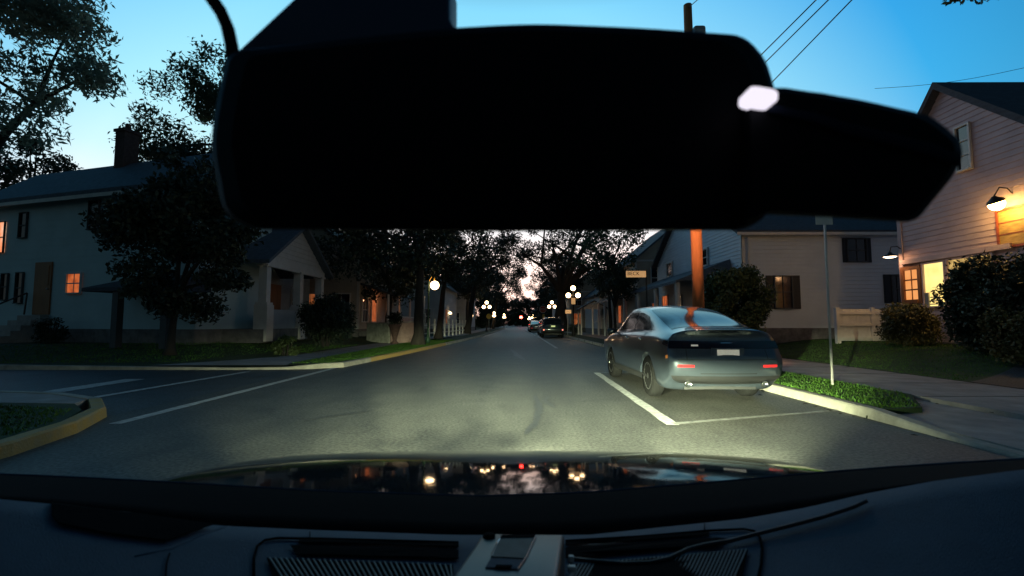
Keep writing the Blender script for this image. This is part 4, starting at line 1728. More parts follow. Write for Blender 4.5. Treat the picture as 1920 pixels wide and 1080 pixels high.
# slim sign post on the near right verge
np_ = onz(1561, 722, .12)
t = thing('sign_post', 'slim grey sign post on the right verge just beyond the saloon tail', 'sign post', (np_.x, np_.y, .12))
npt = at(1545, 398, np_.y)
mb = MB()
mb.tube([(np_.x, np_.y, .1), (np_.x, np_.y, 1.8), (np_.x, np_.y, npt.z)], .02, 8)
mb.build('post', M['trim'], t, smooth=True)
mb = MB()
mb.box((np_.x - .03, np_.y - .03, npt.z - .10), (.30, .012, .26))
mb.build('plate', M['trim'], t, bevel=.02)

# small white street sign low beside the right lamp
q0, q1 = at(1060, 588, 43), at(1071, 581, 43)
t = thing('small_sign', 'small pale sign board low on a post left of the right three-globe lamp', 'sign', (q0.x + .2, 43, .12))
mb = MB()
mb.tube([(q0.x + .2, 43.03, .1), (q0.x + .2, 43.03, q1.z)], .03, 6)
mb.build('post', M['grey_metal'], t)
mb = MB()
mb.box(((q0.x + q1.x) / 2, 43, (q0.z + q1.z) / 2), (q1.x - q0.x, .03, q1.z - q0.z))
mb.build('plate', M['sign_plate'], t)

# traffic light far down the street
tl = at(977, 595, 150)
t = thing('traffic_light', 'distant traffic signal glowing red over the middle of the road', 'traffic light', (5.2, 150, 0))
mb = MB()
mb.tube([(5.2, 150.3, 0), (5.2, 150.3, tl.z + .7)], .1, 8)
mb.tube([(5.2, 150.3, tl.z + .6), (tl.x, 150.3, tl.z + .6)], .06, 6)
mb.build('mast', M['black_iron'], t)
mb = MB()
mb.box((tl.x, 150.2, tl.z - .35), (.9, .3, 1.9))
mb.build('signal_head', M['black_plastic'], t)
for k, mm in enumerate(('red_signal', 'tail_dark', 'black_plastic')):
    mb = MB()
    mb.lathe((tl.x, 150.04, tl.z - .45 * k), [(.46 if k == 0 else .3, 0), (.38 if k == 0 else .24, .05), (.01, .08)], 14, Vector((0, -1, 0)))
    mb.build('lens', M[mm], t)

# utility pole with its lamp arm, and the wires
pb_ = at(1308, 520, 13.5)
PX = pb_.x
pole = thing('utility_pole', 'tall wooden utility pole glowing orange behind the parked saloon', 'utility pole', (PX, 13.5, .12))
ptop = at(1281, 14, 13.7).z
mb = MB()
mb.tube([(PX, 13.5, .1), (PX, 13.5, 3), (PX - .02, 13.55, 7), (PX - .03, 13.6, ptop)], [.165, .158, .14, .12], 14)
mb.build('post', M['pole_wood'], pole, smooth=True)
mb = MB()
mb.tube([(PX, 13.4, 6.6), (PX - .3, 12.9, 7.05), (PX - .65, 12.1, 7.15)], .03, 6)
mb.build('lamp_arm', M['grey_metal'], pole, smooth=True)
mb = MB()
mb.lathe((PX - .68, 11.95, 7.06), [(.20, 0), (.22, .05), (.12, .16), (.05, .2)], 14)
hd = mb.build('lamp_head', M['grey_metal'], pole, smooth=True)
mb = MB()
mb.lathe((PX - .68, 11.95, 6.99), [(.02, 0), (.13, .02), (.17, .07)], 14)
mb.build('lens', M['sodium'], hd, smooth=True)
mb = MB()
mb.box((PX + .2, 13.45, ptop - 1.2), (.35, .35, .8))
mb.build('transformer', M['grey_metal'], pole, bevel=.08)
point('pole_lamp_light', (PX - .68, 11.93, 6.93), 125, (1.0, 0.70, 0.58), .15)
spot('pole_lamp_beam', (PX - .68, 11.93, 6.93), (PX, 13.35, 2.4), 2600, 38, .8, (1.0, 0.50, 0.24), .12)

WL = 'overhead wires above the right kerb'
for i, (p0, p1, lb) in enumerate([((1530, 0), (1430, 100), 'thin overhead wire, leftmost of the three beside the mirror'), ((1553, 0), (1445, 107), 'thin overhead wire, middle one of the three beside the mirror'), ((1597, 0), (1470, 131), 'thin overhead wire, rightmost of the three beside the mirror')]):
    a = at(p0[0], p0[1], 7.0)
    b = onx(p1[0], p1[1], a.x)
    d = (b - a).normalized()
    mb = MB()
    mb.tube([a - d * 9, a, b, b + d * 10], .010, 5)
    o = mb.build('overhead_wire', M['wire'], None, origin=a)
    tag(o, lb, 'wire', WL)
a, b = at(1640, 166, 26), at(1960, 118, 22)
mb = MB()
mb.tube([a.lerp(b, k / 8) - Vector((0, 0, .25 * math.sin(math.pi * k / 8))) for k in range(9)], .012, 5)
o = mb.build('overhead_wire', M['wire'], None, origin=a)
tag(o, 'faint single wire running to the pinkish shop gable', 'wire', WL)
a, b = Vector((PX - .03, 13.6, ptop - .1)), at(1330, -20, 12)
mb = MB()
mb.tube([a, b], .012, 5)
o = mb.build('overhead_wire', M['wire'], None, origin=a)
tag(o, 'short wire leaving the top of the utility pole above the mirror', 'wire', WL)

# ------------------------------------------------------------------ houses
HG = 'houses along the street'


def plain(mb, w, z0, z1, d=0.0):
    w.box(mb, 0, w.len, z0, z1, d - .12, d)


def gable_fill(mb, w, ze, zr, board):
    L_ = w.len
    clad(mb, w, ze, zr - .02, lambda z: (z - ze) / (zr - ze) * L_ / 2, lambda z: L_ - (z - ze) / (zr - ze) * L_ / 2, board)


def box_house(label, x0, x1, y0, y1, zb, ze, zr, ridge, wallm, roofm='roof', board=.22, name='house', over=.35, group=HG, side=-1):
    """axis-parallel house; the wall towards us (y0) and towards the street are boarded"""
    root = thing(name, label, 'house', ((x0 + x1) / 2, y0, zb), group)
    front = Wall((x0, y0), (x1, y0))
    if side < 0:
        street = Wall((x0, y1), (x0, y0))
        other = Wall((x1, y0), (x1, y1))
    else:
        street = Wall((x1, y0), (x1, y1))
        other = Wall((x0, y1), (x0, y0))
    back = Wall((x1, y1), (x0, y1))
    mb = MB()
    for w in (front, street):
        clad(mb, w, zb + .45, ze, lambda z: 0, lambda z, w=w: w.len, board)
    for w in (other, back):
        plain(mb, w, zb - .4, ze)
    for w in ((front, back) if ridge == 'y' else (street, other)):
        gable_fill(mb, w, ze, zr, board)
    mb.build('wall', M[wallm], root, fix=False)
    mb = MB()
    for w in (front, street):
        w.box(mb, -.01, w.len + .01, zb - .5, zb + .45, -.1, .02)
    mb.build('foundation', M['found'], root)
    mb = MB()
    xm, ym = (x0 + x1) / 2, (y0 + y1) / 2
    k = .18
    if ridge == 'y':
        sl = (zr - ze) / (xm - x0)
        for s, xe in ((-1, x0 - over), (1, x1 + over)):
            slab(mb, (xm, y0 - over, zr + k), (xe, y0 - over, ze - sl * over + k), (xe, y1 + over, ze - sl * over + k), (xm, y1 + over, zr + k), .16)
    else:
        sl = (zr - ze) / (ym - y0)
        for s, ye in ((-1, y0 - over), (1, y1 + over)):
            slab(mb, (x0 - over, ym, zr + k), (x0 - over, ye, ze - sl * over + k), (x1 + over, ye, ze - sl * over + k), (x1 + over, ym, zr + k), .16)
    rf = mb.build('roof', M[roofm], root)
    tb = MB()
    if ridge == 'x':
        front.box(tb, -over, front.len + over, ze - sl * over - .02, ze - sl * over + .10, over, over + .025)
    else:
        front.box(tb, 0, front.len, ze - .12, ze, .03, .06)
    tb.build('eave_board', M['trim'], root)
    for w in (front, street):
        for ua in (-.05, w.len - .09):
            tb = MB()
            w.box(tb, ua, ua + .14, zb + .45, ze - .13, .03, .05)
            tb.build('corner_board', M['trim'], root)
    return root, front, street, rf


# white house on the right
wh, wf, ws, wrf = box_house('white clapboard house with black shutters behind the hedge and cream fence', 9.3, 16.3, 19.5, 31.0, .55, 4.95, 8.2, 'x', 'wall_right', board=.16)
window(wf, wh, *wpx(wf, 1452, 519, 1483, 577), pane='glass_room', shut=.30, frame='trim_dark', fw=.05)
window(wf, wh, *wpx(wf, 1588, 449, 1622, 490), pane='glass', shut=.16, frame='trim_dark', fw=.05)
window(wf, wh, *wpx(wf, 1672, 517, 1690, 566), pane='glass', shut=.30, frame='trim_dark', fw=.05)
mb = MB()
for u in (.2,):
    mb.tube([wf.p(u, 4.7, .1), wf.p(u, .9, .1)], .045, 8)
mb.build('downpipe', M['trim'], wh)
window(ws, wh, 1.0, 2.0, 1.5, 2.85, pane='lit_orange', muntin=(3, 2))
window(ws, wh, 3.4, 4.4, 1.5, 2.7, pane='glass')
window(ws, wh, 7.2, 8.1, 4.0, 4.75, pane='glass', muntin=(1, 2))
window(ws, wh, 2.0, 2.9, 4.0, 4.75, pane='glass', muntin=(1, 2))
# porch on its street side
mb = MB()
slab(mb, (9.28, 20.6, 3.95), (6.8, 20.2, 3.0), (6.8, 30.8, 3.0), (9.28, 30.4, 3.95), .12)
mb.add([Vector(p) for p in ((9.28, 20.6, 3.95), (6.8, 20.2, 3.0), (9.28, 20.2, 3.0))], [(0, 1, 2)])
mb.build('porch_roof', M['roof_blue'], wh)
mb = MB()
mb.box((8.05, 25.5, .55), (2.4, 10, .3))
mb.build('porch_floor', M['found'], wh)
for y in (20.5, 23.6, 26.9, 30.3):
    mb = MB()
    mb.tube([(6.95, y, .6), (6.95, y, 2.92)], .11, 10)
    mb.box((6.95, y, .75), (.3, .3, .12))
    mb.build('porch_post', M['trim'], wh, smooth=False)

# tan house beyond it
h2, f2, s2, _ = box_house('tan two-storey house with a front gable beyond the white house', 8.6, 16.5, 34, 44, .4, 5.7, 9.0, 'y', 'wall_tan', 'roof_blue')
window(f2, h2, 1.1, 1.9, 3.7, 5.1, muntin=(1, 2))
window(f2, h2, 1.1, 2.0, 1.2, 2.6, pane='lit_far', muntin=(2, 2))
window(s2, h2, 2.0, 3.0, 3.7, 5.1)
window(s2, h2, 6.0, 7.0, 3.7, 5.1)
window(s2, h2, 4.5, 5.5, 1.2, 2.6, pane='lit_orange', muntin=(3, 2))
mb = MB()
slab(mb, (8.6, 34.5, 3.5), (6.9, 34.3, 2.95), (6.9, 43.5, 2.95), (8.6, 43.5, 3.5), .12)
mb.build('porch_roof', M['roof_blue'], h2)
for y in (34.6, 37.4, 40.2, 43.2):
    mb = MB()
    mb.tube([(7.0, y, .2), (7.0, y, 2.9)], .08, 8)
    mb.build('porch_post', M['trim'], h2)
for k in range(6):
    mb = MB()
    mb.box((7.4 + .28 * k * 0, 33.4 + .24 * k, .24 + .19 * k), (1.5, .30, .07))
    mb.build('step', M['trim'], h2)

# small house with gabled entrance roof
h3, f3, s3_, _ = box_house('small dark house with a gabled entrance roof on slim posts, right of the lamp', 8.4, 15.5, 47, 57, .2, 4.2, 7.0, 'y', 'wall_grey')
mb = MB()
pa, pb2, pc2 = at(1088, 579, 45), at(1128, 562, 45), at(1150, 577, 45)
zed = pa.z
slab(mb, (7.4, 44.6, 3.35), (6.0, 44.6, 2.55), (6.0, 47.2, 2.55), (7.4, 47.2, 3.35), .1)
slab(mb, (7.4, 44.6, 3.35), (8.8, 44.6, 2.55), (8.8, 47.2, 2.55), (7.4, 47.2, 3.35), .1)
mb.build('entrance_roof', M['roof'], h3)
mb = MB()
mb.prism([(6.15, 44.75, 2.50), (8.65, 44.75, 2.50), (7.4, 44.75, 3.22)], (0, .06, 0))
mb.build('gable_board', M['wall_grey'], h3)
for x, y in ((6.2, 44.8), (8.6, 44.8), (6.2, 46.8)):
    mb = MB()
    mb.tube([(x, y, .1), (x, y, 2.5)], .075, 8)
    mb.build('porch_post', M['trim'], h3)
mb = MB()
mb.tube([(7.2, 44.7, 1.2), (8.3, 44.2, 1.7)], .03, 6)
mb.tube([(7.2, 44.7, .1), (7.2, 44.7, 1.2)], .03, 6)
mb.tube([(7.75, 44.45, .1), (7.75, 44.45, 1.45)], .03, 6)
mb.build('handrail', M['trim'], h3)
window(f3, h3, 3.4, 4.4, 1.2, 2.4, pane='lit_far')

h4, f4, s4_, _ = box_house('far tan house lit warmly by the right three-globe lamp', 6.9, 14, 60, 72, .2, 5.2, 8.2, 'y', 'wall_tan')
for u in (.5, 2.6):
    window(f4, h4, u, u + .9, 3.4, 4.7)
    window(f4, h4, u, u + .9, 1.0, 2.4, pane='lit_far')
for (x0, x1, y0, lb) in ((7.0, 14, 78, 'dark far house on the right, beyond the lamp-lit tan house'),):
    box_house(lb, x0, x1, y0, y0 + 12, .1, 5, 8, 'y', 'wall_grey')

# pinkish shop on the right edge
SX = 13.0
c_eave, c_apex, c_rake = onx(1682, 335, SX), onx(1766, 166, SX), onx(1925, 226, SX)
shop = thing('shop', 'pinkish clapboard shop with steep gable and glowing windows at the right edge', 'shop', (SX, c_eave.y, .5))
sw = Wall((SX, c_eave.y), (SX, 4.0))
ua, uz = (c_eave.y - c_apex.y), c_apex.z
ur = c_eave.y - c_rake.y
slope_r = (c_apex.z - c_rake.z) / (ur - ua)
zlow = 4.7
slope_l = (c_apex.z - c_eave.z) / ua
ue = ua + (uz - zlow) / slope_r
mb = MB()
clad(mb, sw, .6, uz - .03, lambda z: 0 if z < c_eave.z else (z - c_eave.z) / slope_l, lambda z: sw.len if z < zlow else ua + (uz - z) / slope_r, .165)
sbk = Wall((SX + 9, c_eave.y), (SX, c_eave.y))
sfl = Wall((SX, 4.0), (SX + 9, 4.0))
for w in (sbk, sfl):
    plain(mb, w, .2, min(c_eave.z, zlow) if w is sfl else c_eave.z)
mb.build('wall', M['wall_shop'], shop, fix=False)
mb = MB()
ov = .28
apx = sw.p(ua, uz + .2, ov)
lft = sw.p(-.18, c_eave.z - .18 * slope_l + .2, ov)
rgt = sw.p(ue + .3, zlow - .3 * slope_r + .2, ov)
for e in (lft, rgt):
    slab(mb, apx, e, e + Vector((9.5, 0, 0)), apx + Vector((9.5, 0, 0)), .22)
mb.build('roof', M['roof'], shop)
mb = MB()
sw.box(mb, -.03, sw.len, .1, .62, -.1, .03)
mb.build('foundation', M['found'], shop)
mb = MB()
sw.box(mb, -.06, .10, .62, c_eave.z - .2, .03, .06)
mb.build('corner_board', M['wall_shop'], shop)
window(sw, shop, *wpx(sw, 1798, 236, 1822, 318), pane='glass', muntin=(1, 3), frame='trim', fw=.05)
window(sw, shop, *wpx(sw, 1700, 506, 1726, 562), pane='lit_amber', muntin=(2, 3), frame='door_wood', fw=.12)
wb = window(sw, shop, *wpx(sw, 1737, 493, 1776, 574), pane='lit_bright', muntin=(1, 1), frame='wall_shop', fw=.05)
window(sw, shop, *wpx(sw, 1783, 482, 1868, 572), pane='lit_shelf', muntin=(2, 3), frame='wall_shop', fw=.05)
mb = MB()
u0, u1, z0, z1 = wpx(sw, 1736, 549, 1746, 576)
sw.box(mb, u0, u1, z0, z1, .015, .08)
u0, u1, z0, z1 = wpx(sw, 1747, 560, 1762, 562)
for yy in (556, 563, 569):
    u0, u1, z0, z1 = wpx(sw, 1747, yy, 1764, yy + 2)
    sw.box(mb, u0, u1, z0, z1, .03, .05)
mb.build('display_stand', M['grey_metal'], wb)
# eave board over the windows
mb = MB()
u0, z0 = sw.uv_of(1690, 505)
u1, z1 = sw.uv_of(1905, 464)
sw.box(mb, .1, u1, z1 - .02, z1 + .12, .03, .16)
mb.build('sign_board_trim', M['wall_shop'], shop)
# barn lamp at the corner
bu, bz = sw.uv_of(1690, 480)
bl = thing('barn_lamp', 'small saucer-shaped wall lamp glowing at the left corner of the shop', 'lamp', sw.p(bu, bz, .35))
mb = MB()
bc = sw.p(bu + .05, bz, .42)
mb.lathe(bc, [(.22, -.03), (.20, 0), (.08, .06), (.05, .12)], 18)
mb.build('shade', M['black_iron'], bl, smooth=True)
mb = MB()
mb.tube([bc + Vector((0, 0, .12)), bc + Vector((.05, 0, .30)), bc + Vector((.25, 0, .32)), bc + Vector((.42, 0, .20))], .018, 6)
mb.build('arm', M['black_iron'], bl, smooth=True)
mb = MB()
mb.lathe(bc - Vector((0, 0, .075)), [(.02, 0), (.12, .01), (.19, .04)], 16)
mb.build('bulb', M['barn_bulb'], bl, smooth=True)
point('barn_lamp_light', bc - Vector((0, 0, .12)), 10, (1, .5, .2), .08)
# sign board with its lamp
g0, gz1 = sw.uv_of(1876, 398)
g1 = g0 + 1.9
_, gz0 = sw.uv_of(1885, 462)
sg = thing('shop_sign', 'wooden shop sign board glowing amber under its lamp on the pinkish wall', 'sign', sw.p((g0 + g1) / 2, gz0, .05))
mb = MB()
sw.box(mb, g0, g1, gz0, gz1, .035, .075)
mb.build('board', M['sign_wood'], sg)
mb = MB()
sw.box(mb, g0 - .06, g1 + .06, gz0 - .06, gz0, .035, .10)
sw.box(mb, g0 - .06, g1 + .06, gz1, gz1 + .06, .035, .10)
sw.box(mb, g0 - .06, g0, gz0, gz1, .035, .10)
sw.box(mb, g1, g1 + .06, gz0, gz1, .035, .10)
for k in (.33, .66):
    zz = gz0 + (gz1 - gz0) * k
    sw.box(mb, g0, g1, zz - .012, zz + .012, .075, .085)
mb.build('frame', M['sign_frame'], sg)
lu, lz = sw.uv_of(1901, 381)
lp = thing('wall_lamp', 'bright gooseneck lamp over the amber shop sign', 'lamp', sw.p(lu, lz, .3))
lc = sw.p(lu, lz, .45)
mb = MB()
mb.lathe(lc, [(.19, .02), (.17, .09), (.07, .16), (.04, .2)], 16, Vector((-.35, 0, .93)).normalized())
mb.tube([lc + Vector((-.05, 0, .19)), lc + Vector((.1, 0, .42)), lc + Vector((.3, 0, .4)), lc + Vector((.45, 0, .25))], .018, 6)
mb.build('shade', M['black_iron'], lp, smooth=True)
mb = MB()
mb.ball(lc + Vector((.0, 0, -.02)), .17, 12)
mb.build('bulb', M['wall_bulb'], lp, smooth=True)
point('sign_lamp_light', lc + Vector((.10, 0, -.30)), 26, (1, .52, .13), .1)
point('shop_window_light', sw.p(2.3, 2.2, .9), 9, (1, .68, .35), .5)

# cream fence between the white house and the shop
fz0 = at(1570, 643, 17).z
fz1 = at(1570, 578, 17).z
fx = [at(1570, 610, 17).x, at(1636, 610, 17).x, at(1700, 610, 17).x]
fn = thing('panel_fence', 'cream board fence panel between the white house and the glowing shop', 'fence', (fx[0], 17, fz0))
for x in fx:
    mb = MB()
    mb.box((x, 17, (fz0 + fz1) / 2), (.13, .13, fz1 - fz0 + .06))
    mb.build('post', M['fence'], fn)
for xa, xb in zip(fx, fx[1:]):
    mb = MB()
    nn = 9
    for k in range(nn):
        w_ = (xb - xa - .14) / nn
        mb.box((xa + .07 + w_ * (k + .5), 17, (fz0 + fz1) / 2 + .02), (w_ - .006, .03, fz1 - fz0 - .1))
    mb.build('panel', M['fence'], fn, fix=False)
    for zr_ in (.10, .48, .82):
        mb = MB()
        mb.box(((xa + xb) / 2, 16.96, fz0 + (fz1 - fz0) * zr_ + .05), (xb - xa - .14, .05, .09))
        mb.build('rail', M['fence'], fn)

# white house on the left, set at an angle
la, lb_ = (-21.9, 19.6), (-11.0, 16.5)
lw = Wall(la, lb_)
_, lez = lw.uv_of(200, 352)
lh = thing('house', 'pale rendered house with chimney, orange door and one small lit window, far left', 'house', (*((lw.p(lw.len / 2, 0)).xy), .5), HG)
LD = 3.3
lback = Wall(tuple((lw.p(lw.len, 0, -LD)).xy), tuple((lw.p(0, 0, -LD)).xy))
lrs = Wall(lb_, tuple((lw.p(lw.len, 0, -LD)).xy))
lls = Wall(tuple((lw.p(0, 0, -LD)).xy), la)
zf = .98
lzr = Wall(tuple((lw.p(0, 0, -LD / 2)).xy), tuple((lw.p(lw.len, 0, -LD / 2)).xy)).uv_of(225, 309)[1] - .2
mb = MB()
clad(mb, lw, zf, lez, lambda z: 0, lambda z: lw.len, .25, .012)
for w in (lrs, lls):
    clad(mb, w, zf, lez, lambda z: 0, lambda z, w=w: w.len, .25, .012)
    gable_fill(mb, w, lez, lzr, .25)
plain(mb, lback, .3, lez)
mb.build('wall', M['wall_left'], lh, fix=False)
mb = MB()
for w in (lw, lrs, lls):
    w.box(mb, -.01, w.len + .01, .2, zf, -.1, .03)
mb.build('foundation', M['found'], lh)
mb = MB()
ov = .45
rl, rr_ = lw.p(-.3, lzr + .2, -LD / 2), lw.p(lw.len + .3, lzr + .2, -LD / 2)
sl = (lzr - lez) / (LD / 2)
for d in (ov, -LD - ov):
    el, er = lw.p(-.3, lez - sl * ov + .2, d), lw.p(lw.len + .3, lez - sl * ov + .2, d)
    slab(mb, rl, el, er, rr_, .18)
lrf = mb.build('roof', M['roof_blue'], lh)
mb = MB()
lw.box(mb, -.3, lw.len + .3, lez - sl * ov - .10, lez - sl * ov + .04, ov + .005, ov + .03)
mb.build('eave_board', M['trim'], lh)
rw = Wall(tuple((lw.p(0, 0, -LD / 2)).xy), tuple((lw.p(lw.len, 0, -LD / 2)).xy))
cu_, cz_ = rw.uv_of(240, 246)
mb = MB()
rw.box(mb, cu_ - .26, cu_ + .26, lzr - .3, cz_ - .12, -.3, .3)
rw.box(mb, cu_ - .32, cu_ + .32, cz_ - .12, cz_, -.36, .36)
mb.lathe(rw.p(cu_, cz_), [(.12, 0), (.10, .3)], 10)
mb.build('chimney', M['brick'], lrf)
for (x0, y0, x1, y1) in ((170, 378, 188, 430), (40, 400, 53, 446)):
    window(lw, lh, *wpx(lw, x0, y0, x1, y1), pane='glass', muntin=(1, 2), frame='trim_dark', fw=.03)
for (x0, y0, x1, y1) in ((6, 514, 17, 562), (33, 512, 45, 568)):
    window(lw, lh, *wpx(lw, x0, y0, x1, y1), pane='glass', muntin=(1, 2), frame='trim_dark', fw=.03)
window(lw, lh, *wpx(lw, 129, 514, 154, 549), pane='lit_orange', muntin=(2, 2), frame='wall_left', fw=.05)
window(lw, lh, *wpx(lw, -14, 418, 11, 474), pane='lit_edge', muntin=(1, 2), frame='trim_dark', fw=.03)
u0, u1, z0, z1 = wpx(lw, 67, 492, 98, 590)
mb = MB()
lw.box(mb, u0, u1, z0, z1, .02, .07)
lw.box(mb, u0 + .12, u1 - .12, z0 + (z1 - z0) * .55, z1 - .15, .07, .085)
dr = mb.build('door', M['door_wood'], lh)
mb = MB()
mb.ball(lw.p(u1 - .1, z0 + 1.0, .11), .04, 8)
mb.build('handle', M['grey_metal'], dr)
n_st = 6
for k in range(n_st):
    mb = MB()
    d1 = .1 + .28 * (n_st - k)
    lw.box(mb, u0 - .25, u1 + .1, .35, .35 + (z0 - .38) * (k + 1) / n_st, d1 - .28, d1)
    mb.build('step', M['concrete'], lh)
mb = MB()
for uu in (u0 - .2,):
    mb.tube([lw.p(uu, z0 + .85, .15), lw.p(uu - .25, 1.25, 2.0)], .03, 6)
    mb.tube([lw.p(uu, z0, .2), lw.p(uu, z0 + .85, .15)], .03, 6)
    mb.tube([lw.p(uu - .25, .4, 2.0), lw.p(uu - .25, 1.25, 2.0)], .03, 6)
mb.build('handrail', M['black_iron'], lh)
# side entrance hood on a post
wp_ = Wall(tuple((lw.p(0, 0, 1.3)).xy), tuple((lw.p(lw.len, 0, 1.3)).xy))
p0u, pz = wp_.uv_of(172, 541)
p1u, _ = wp_.uv_of(330, 541)
_, pzt = lw.uv_of(235, 520)
mb = MB()
mb.add([wp_.p(p0u, pz, .3), wp_.p(p1u, pz, .3), lw.p(p1u, pzt, .03), lw.p(p0u + .5, pzt, .03), wp_.p(p0u, pz - .12, .3), wp_.p(p1u, pz - .12, .3), lw.p(p1u, pz - .12, .03), lw.p(p0u, pz - .12, .03)],
       [(0, 1, 2, 3), (7, 6, 5, 4), (0, 4, 5, 1), (1, 5, 6, 2), (3, 7, 4, 0), (2, 6, 7, 3)])
mb.build('entrance_hood', M['roof'], lh)
for px in (226, 318):
    uu, _ = wp_.uv_of(px, 590)
    mb = MB()
    wp_.box(mb, uu - .13, uu + .13, .4, pz - .12, 0, .2)
    mb.build('hood_post', M['trim_dark'], lh)

# porch house, left
PXH = -9.3
ph = thing('house', 'shadowed house with a gabled porch on square pillars, beside the big dark tree', 'house', (PXH, 20, .5), HG)
pw = Wall((PXH - 2.3, 17.9), (PXH - 2.3, 27))
mb = MB()
clad(mb, pw, .5, 5.7, lambda z: 0, lambda z: pw.len, .2)
pnear = Wall((PXH - 9, 20.8), (PXH - 2.3, 20.8))
clad(mb, pnear, .5, 5.8, lambda z: 0, lambda z: pnear.len, .2)
plain(mb, Wall((PXH - 2.3, 27), (PXH - 9, 27)), .3, 5.7)
mb.build('wall', M['wall_grey'], ph, fix=False)
mb = MB()
slab(mb, (PXH - 5.0, 20.6, 7.2), (PXH - 1.9, 20.6, 5.9), (PXH - 1.9, 27.4, 5.9), (PXH - 5.0, 27.4, 7.2), .18)
slab(mb, (PXH - 5.0, 20.6, 7.2), (PXH - 9.2, 20.6, 5.9), (PXH - 9.2, 27.4, 5.9), (PXH - 5.0, 27.4, 7.2), .18)
mb.build('roof', M['roof'], ph)
ya, yb = 17.7, 23.2
ym = (ya + yb) / 2
ze_, za_ = 3.62, 5.3
mb = MB()
for ye in (ya - .35, yb + .35):
    slab(mb, (PXH + .35, ym, za_ + .15), (PXH + .35, ye, ze_ - .1), (PXH - 2.28, ye, ze_ - .1), (PXH - 2.28, ym, za_ + .15), .14)
mb.build('porch_roof', M['roof_blue'], ph)
pg = Wall((PXH, ya), (PXH, yb))
mb = MB()
gable_fill(mb, pg, ze_, za_, .2)
pg.box(mb, 0, pg.len, ze_ - .28, ze_, -.1, .05)
mb.build('porch_gable', M['trim'], ph, fix=False)
for y in (17.95, 20.75, 23.0):
    mb = MB()
    mb.box((PXH - .1, y, 2.65), (.30, .30, 1.5))
    mb.box((PXH - .1, y, 1.92), (.44, .44, .1))
    mb.box((PXH - .1, y, 3.36), (.42, .42, .08))
    mb.build('pillar', M['trim'], ph)
    mb = MB()
    mb.box((PXH - .1, y, 1.2), (.5, .5, 1.36))
    mb.build('pier', M['trim'], ph)
mb = MB()
mb.box((PXH - 1.1, ym, .72), (2.3, yb - ya + .4, .5))
mb.build('porch_floor', M['found'], ph)
mb = MB()
mb.box((PXH - .1, 19.35, 1.35), (.12, 2.2, .75))
mb.build('porch_wall', M['wall_grey'], ph)
mb = MB()
mb.box((PXH - .1, 22.0, 1.35), (.12, 1.5, .75))
mb.build('porch_wall', M['wall_left'], ph)
du, _ = pw.uv_of(500, 545)
dv2, _ = pw.uv_of(524, 545)
mb = MB()
pw.box(mb, du, dv2, .98, 3.05, .03, .09)
mb.build('door', M['door_wood'], ph)
window(pw, ph, dv2 + 1.2, dv2 + 2.4, 1.6, 3.0)

# warm-lit house, left
h5, f5, s5, _ = box_house('warm-lit house with porch railing behind the left trees', -17, -9.2, 28.2, 38, .4, 5.2, 8.0, 'y', 'wall_tan', side=1)
window(f5, h5, 4.5, 5.5, 1.5, 2.9, pane='lit_far')
window(f5, h5, 6.3, 7.3, 1.5, 2.9)
window(s5, h5, .6, 1.6, 1.3, 2.7)
window(s5, h5, 2.4, 3.4, 1.3, 2.7, pane='lit_orange', muntin=(4, 1))
window(s5, h5, 6.0, 7.0, 1.3, 2.7)
mb = MB()
slab(mb, (-9.18, 28.4, 3.6), (-7.4, 28.4, 3.0), (-7.4, 37.8, 3.0), (-9.18, 37.8, 3.6), .12)
mb.build('porch_roof', M['roof'], h5)
for y in (28.6, 31.6, 34.6, 37.6):
    mb = MB()
    mb.tube([(-7.55, y, .3), (-7.55, y, 2.92)], .08, 8)
    mb.build('porch_post', M['trim'], h5)
mb = MB()
for y in np.arange(28.8, 37.4, .3):
    mb.box((-7.55, y, 1.2), (.03, .03, .8))
mb.box((-7.55, 33, 1.62), (.06, 9, .06))
mb.box((-7.55, 33, .82), (.06, 9, .06))
mb.build('railing', M['trim'], h5, fix=False)
mb = MB()
mb.box((-8.35, 33.1, .6), (1.7, 9.4, .3))
mb.build('porch_floor', M['found'], h5)
point('porch_light', (-8.3, 31.5, 2.7), 14, (1, .4, .18), .1)
for (x0, x1, y0, lb) in ((-14, -7.2, 48, 'dark gabled house far on the left, left of the round yellow sign'), (-13, -6.4, 66, 'farthest dark house on the left side of the street')):
    hh, ff, sst, _ = box_house(lb, x0, x1, y0, y0 + 11, .2, 5, 8, 'y', 'wall_grey', side=1)
    window(sst, hh, 1.5, 2.5, 1.2, 2.6, pane='lit_far')
    window(ff, hh, ff.len - 2.2, ff.len - 1.2, 1.2, 2.6)
    for s in (0, .45):
        pl_ = MB()
        pl_.ball(sst.p(4 + s, 2.3, .2), .12, 8)
        pl_.build('porch_lantern', M['globe'], hh)

# garden wall and planter
gz = 1.22
w0, w1, w2 = at(690, 640, 27.5), at(731, 644, 26.3), at(776, 640, 27.2)
t = thing('garden_wall', 'low pale garden wall at the corner by the left globe lamp', 'wall', (w1.x, w1.y, .1))
mb = MB()
mb.bar((w0.x, w0.y, .62), (w1.x, w1.y, .62), .22, 1.1)
mb.build('wall_face', M['wall_conc_headlit'], t)
mb = MB()
mb.bar((w1.x + .0, w1.y + .02, .64), (w2.x, w2.y, .64), .24, 1.16)
mb.build('wall_face', M['wall_conc'], t)
mb = MB()
mb.bar((w0.x, w0.y, 1.20), (w1.x, w1.y, 1.20), .3, .07)
mb.bar((w1.x, w1.y + .02, 1.25), (w2.x, w2.y, 1.25), .3, .07)
mb.build('coping', M['concrete'], t)
pc_ = at(740, 640, 25.4)
t = thing('planter', 'tall dark urn planter in front of the pinkish garden wall', 'planter', (pc_.x, 25.4, .12))
mb = MB()
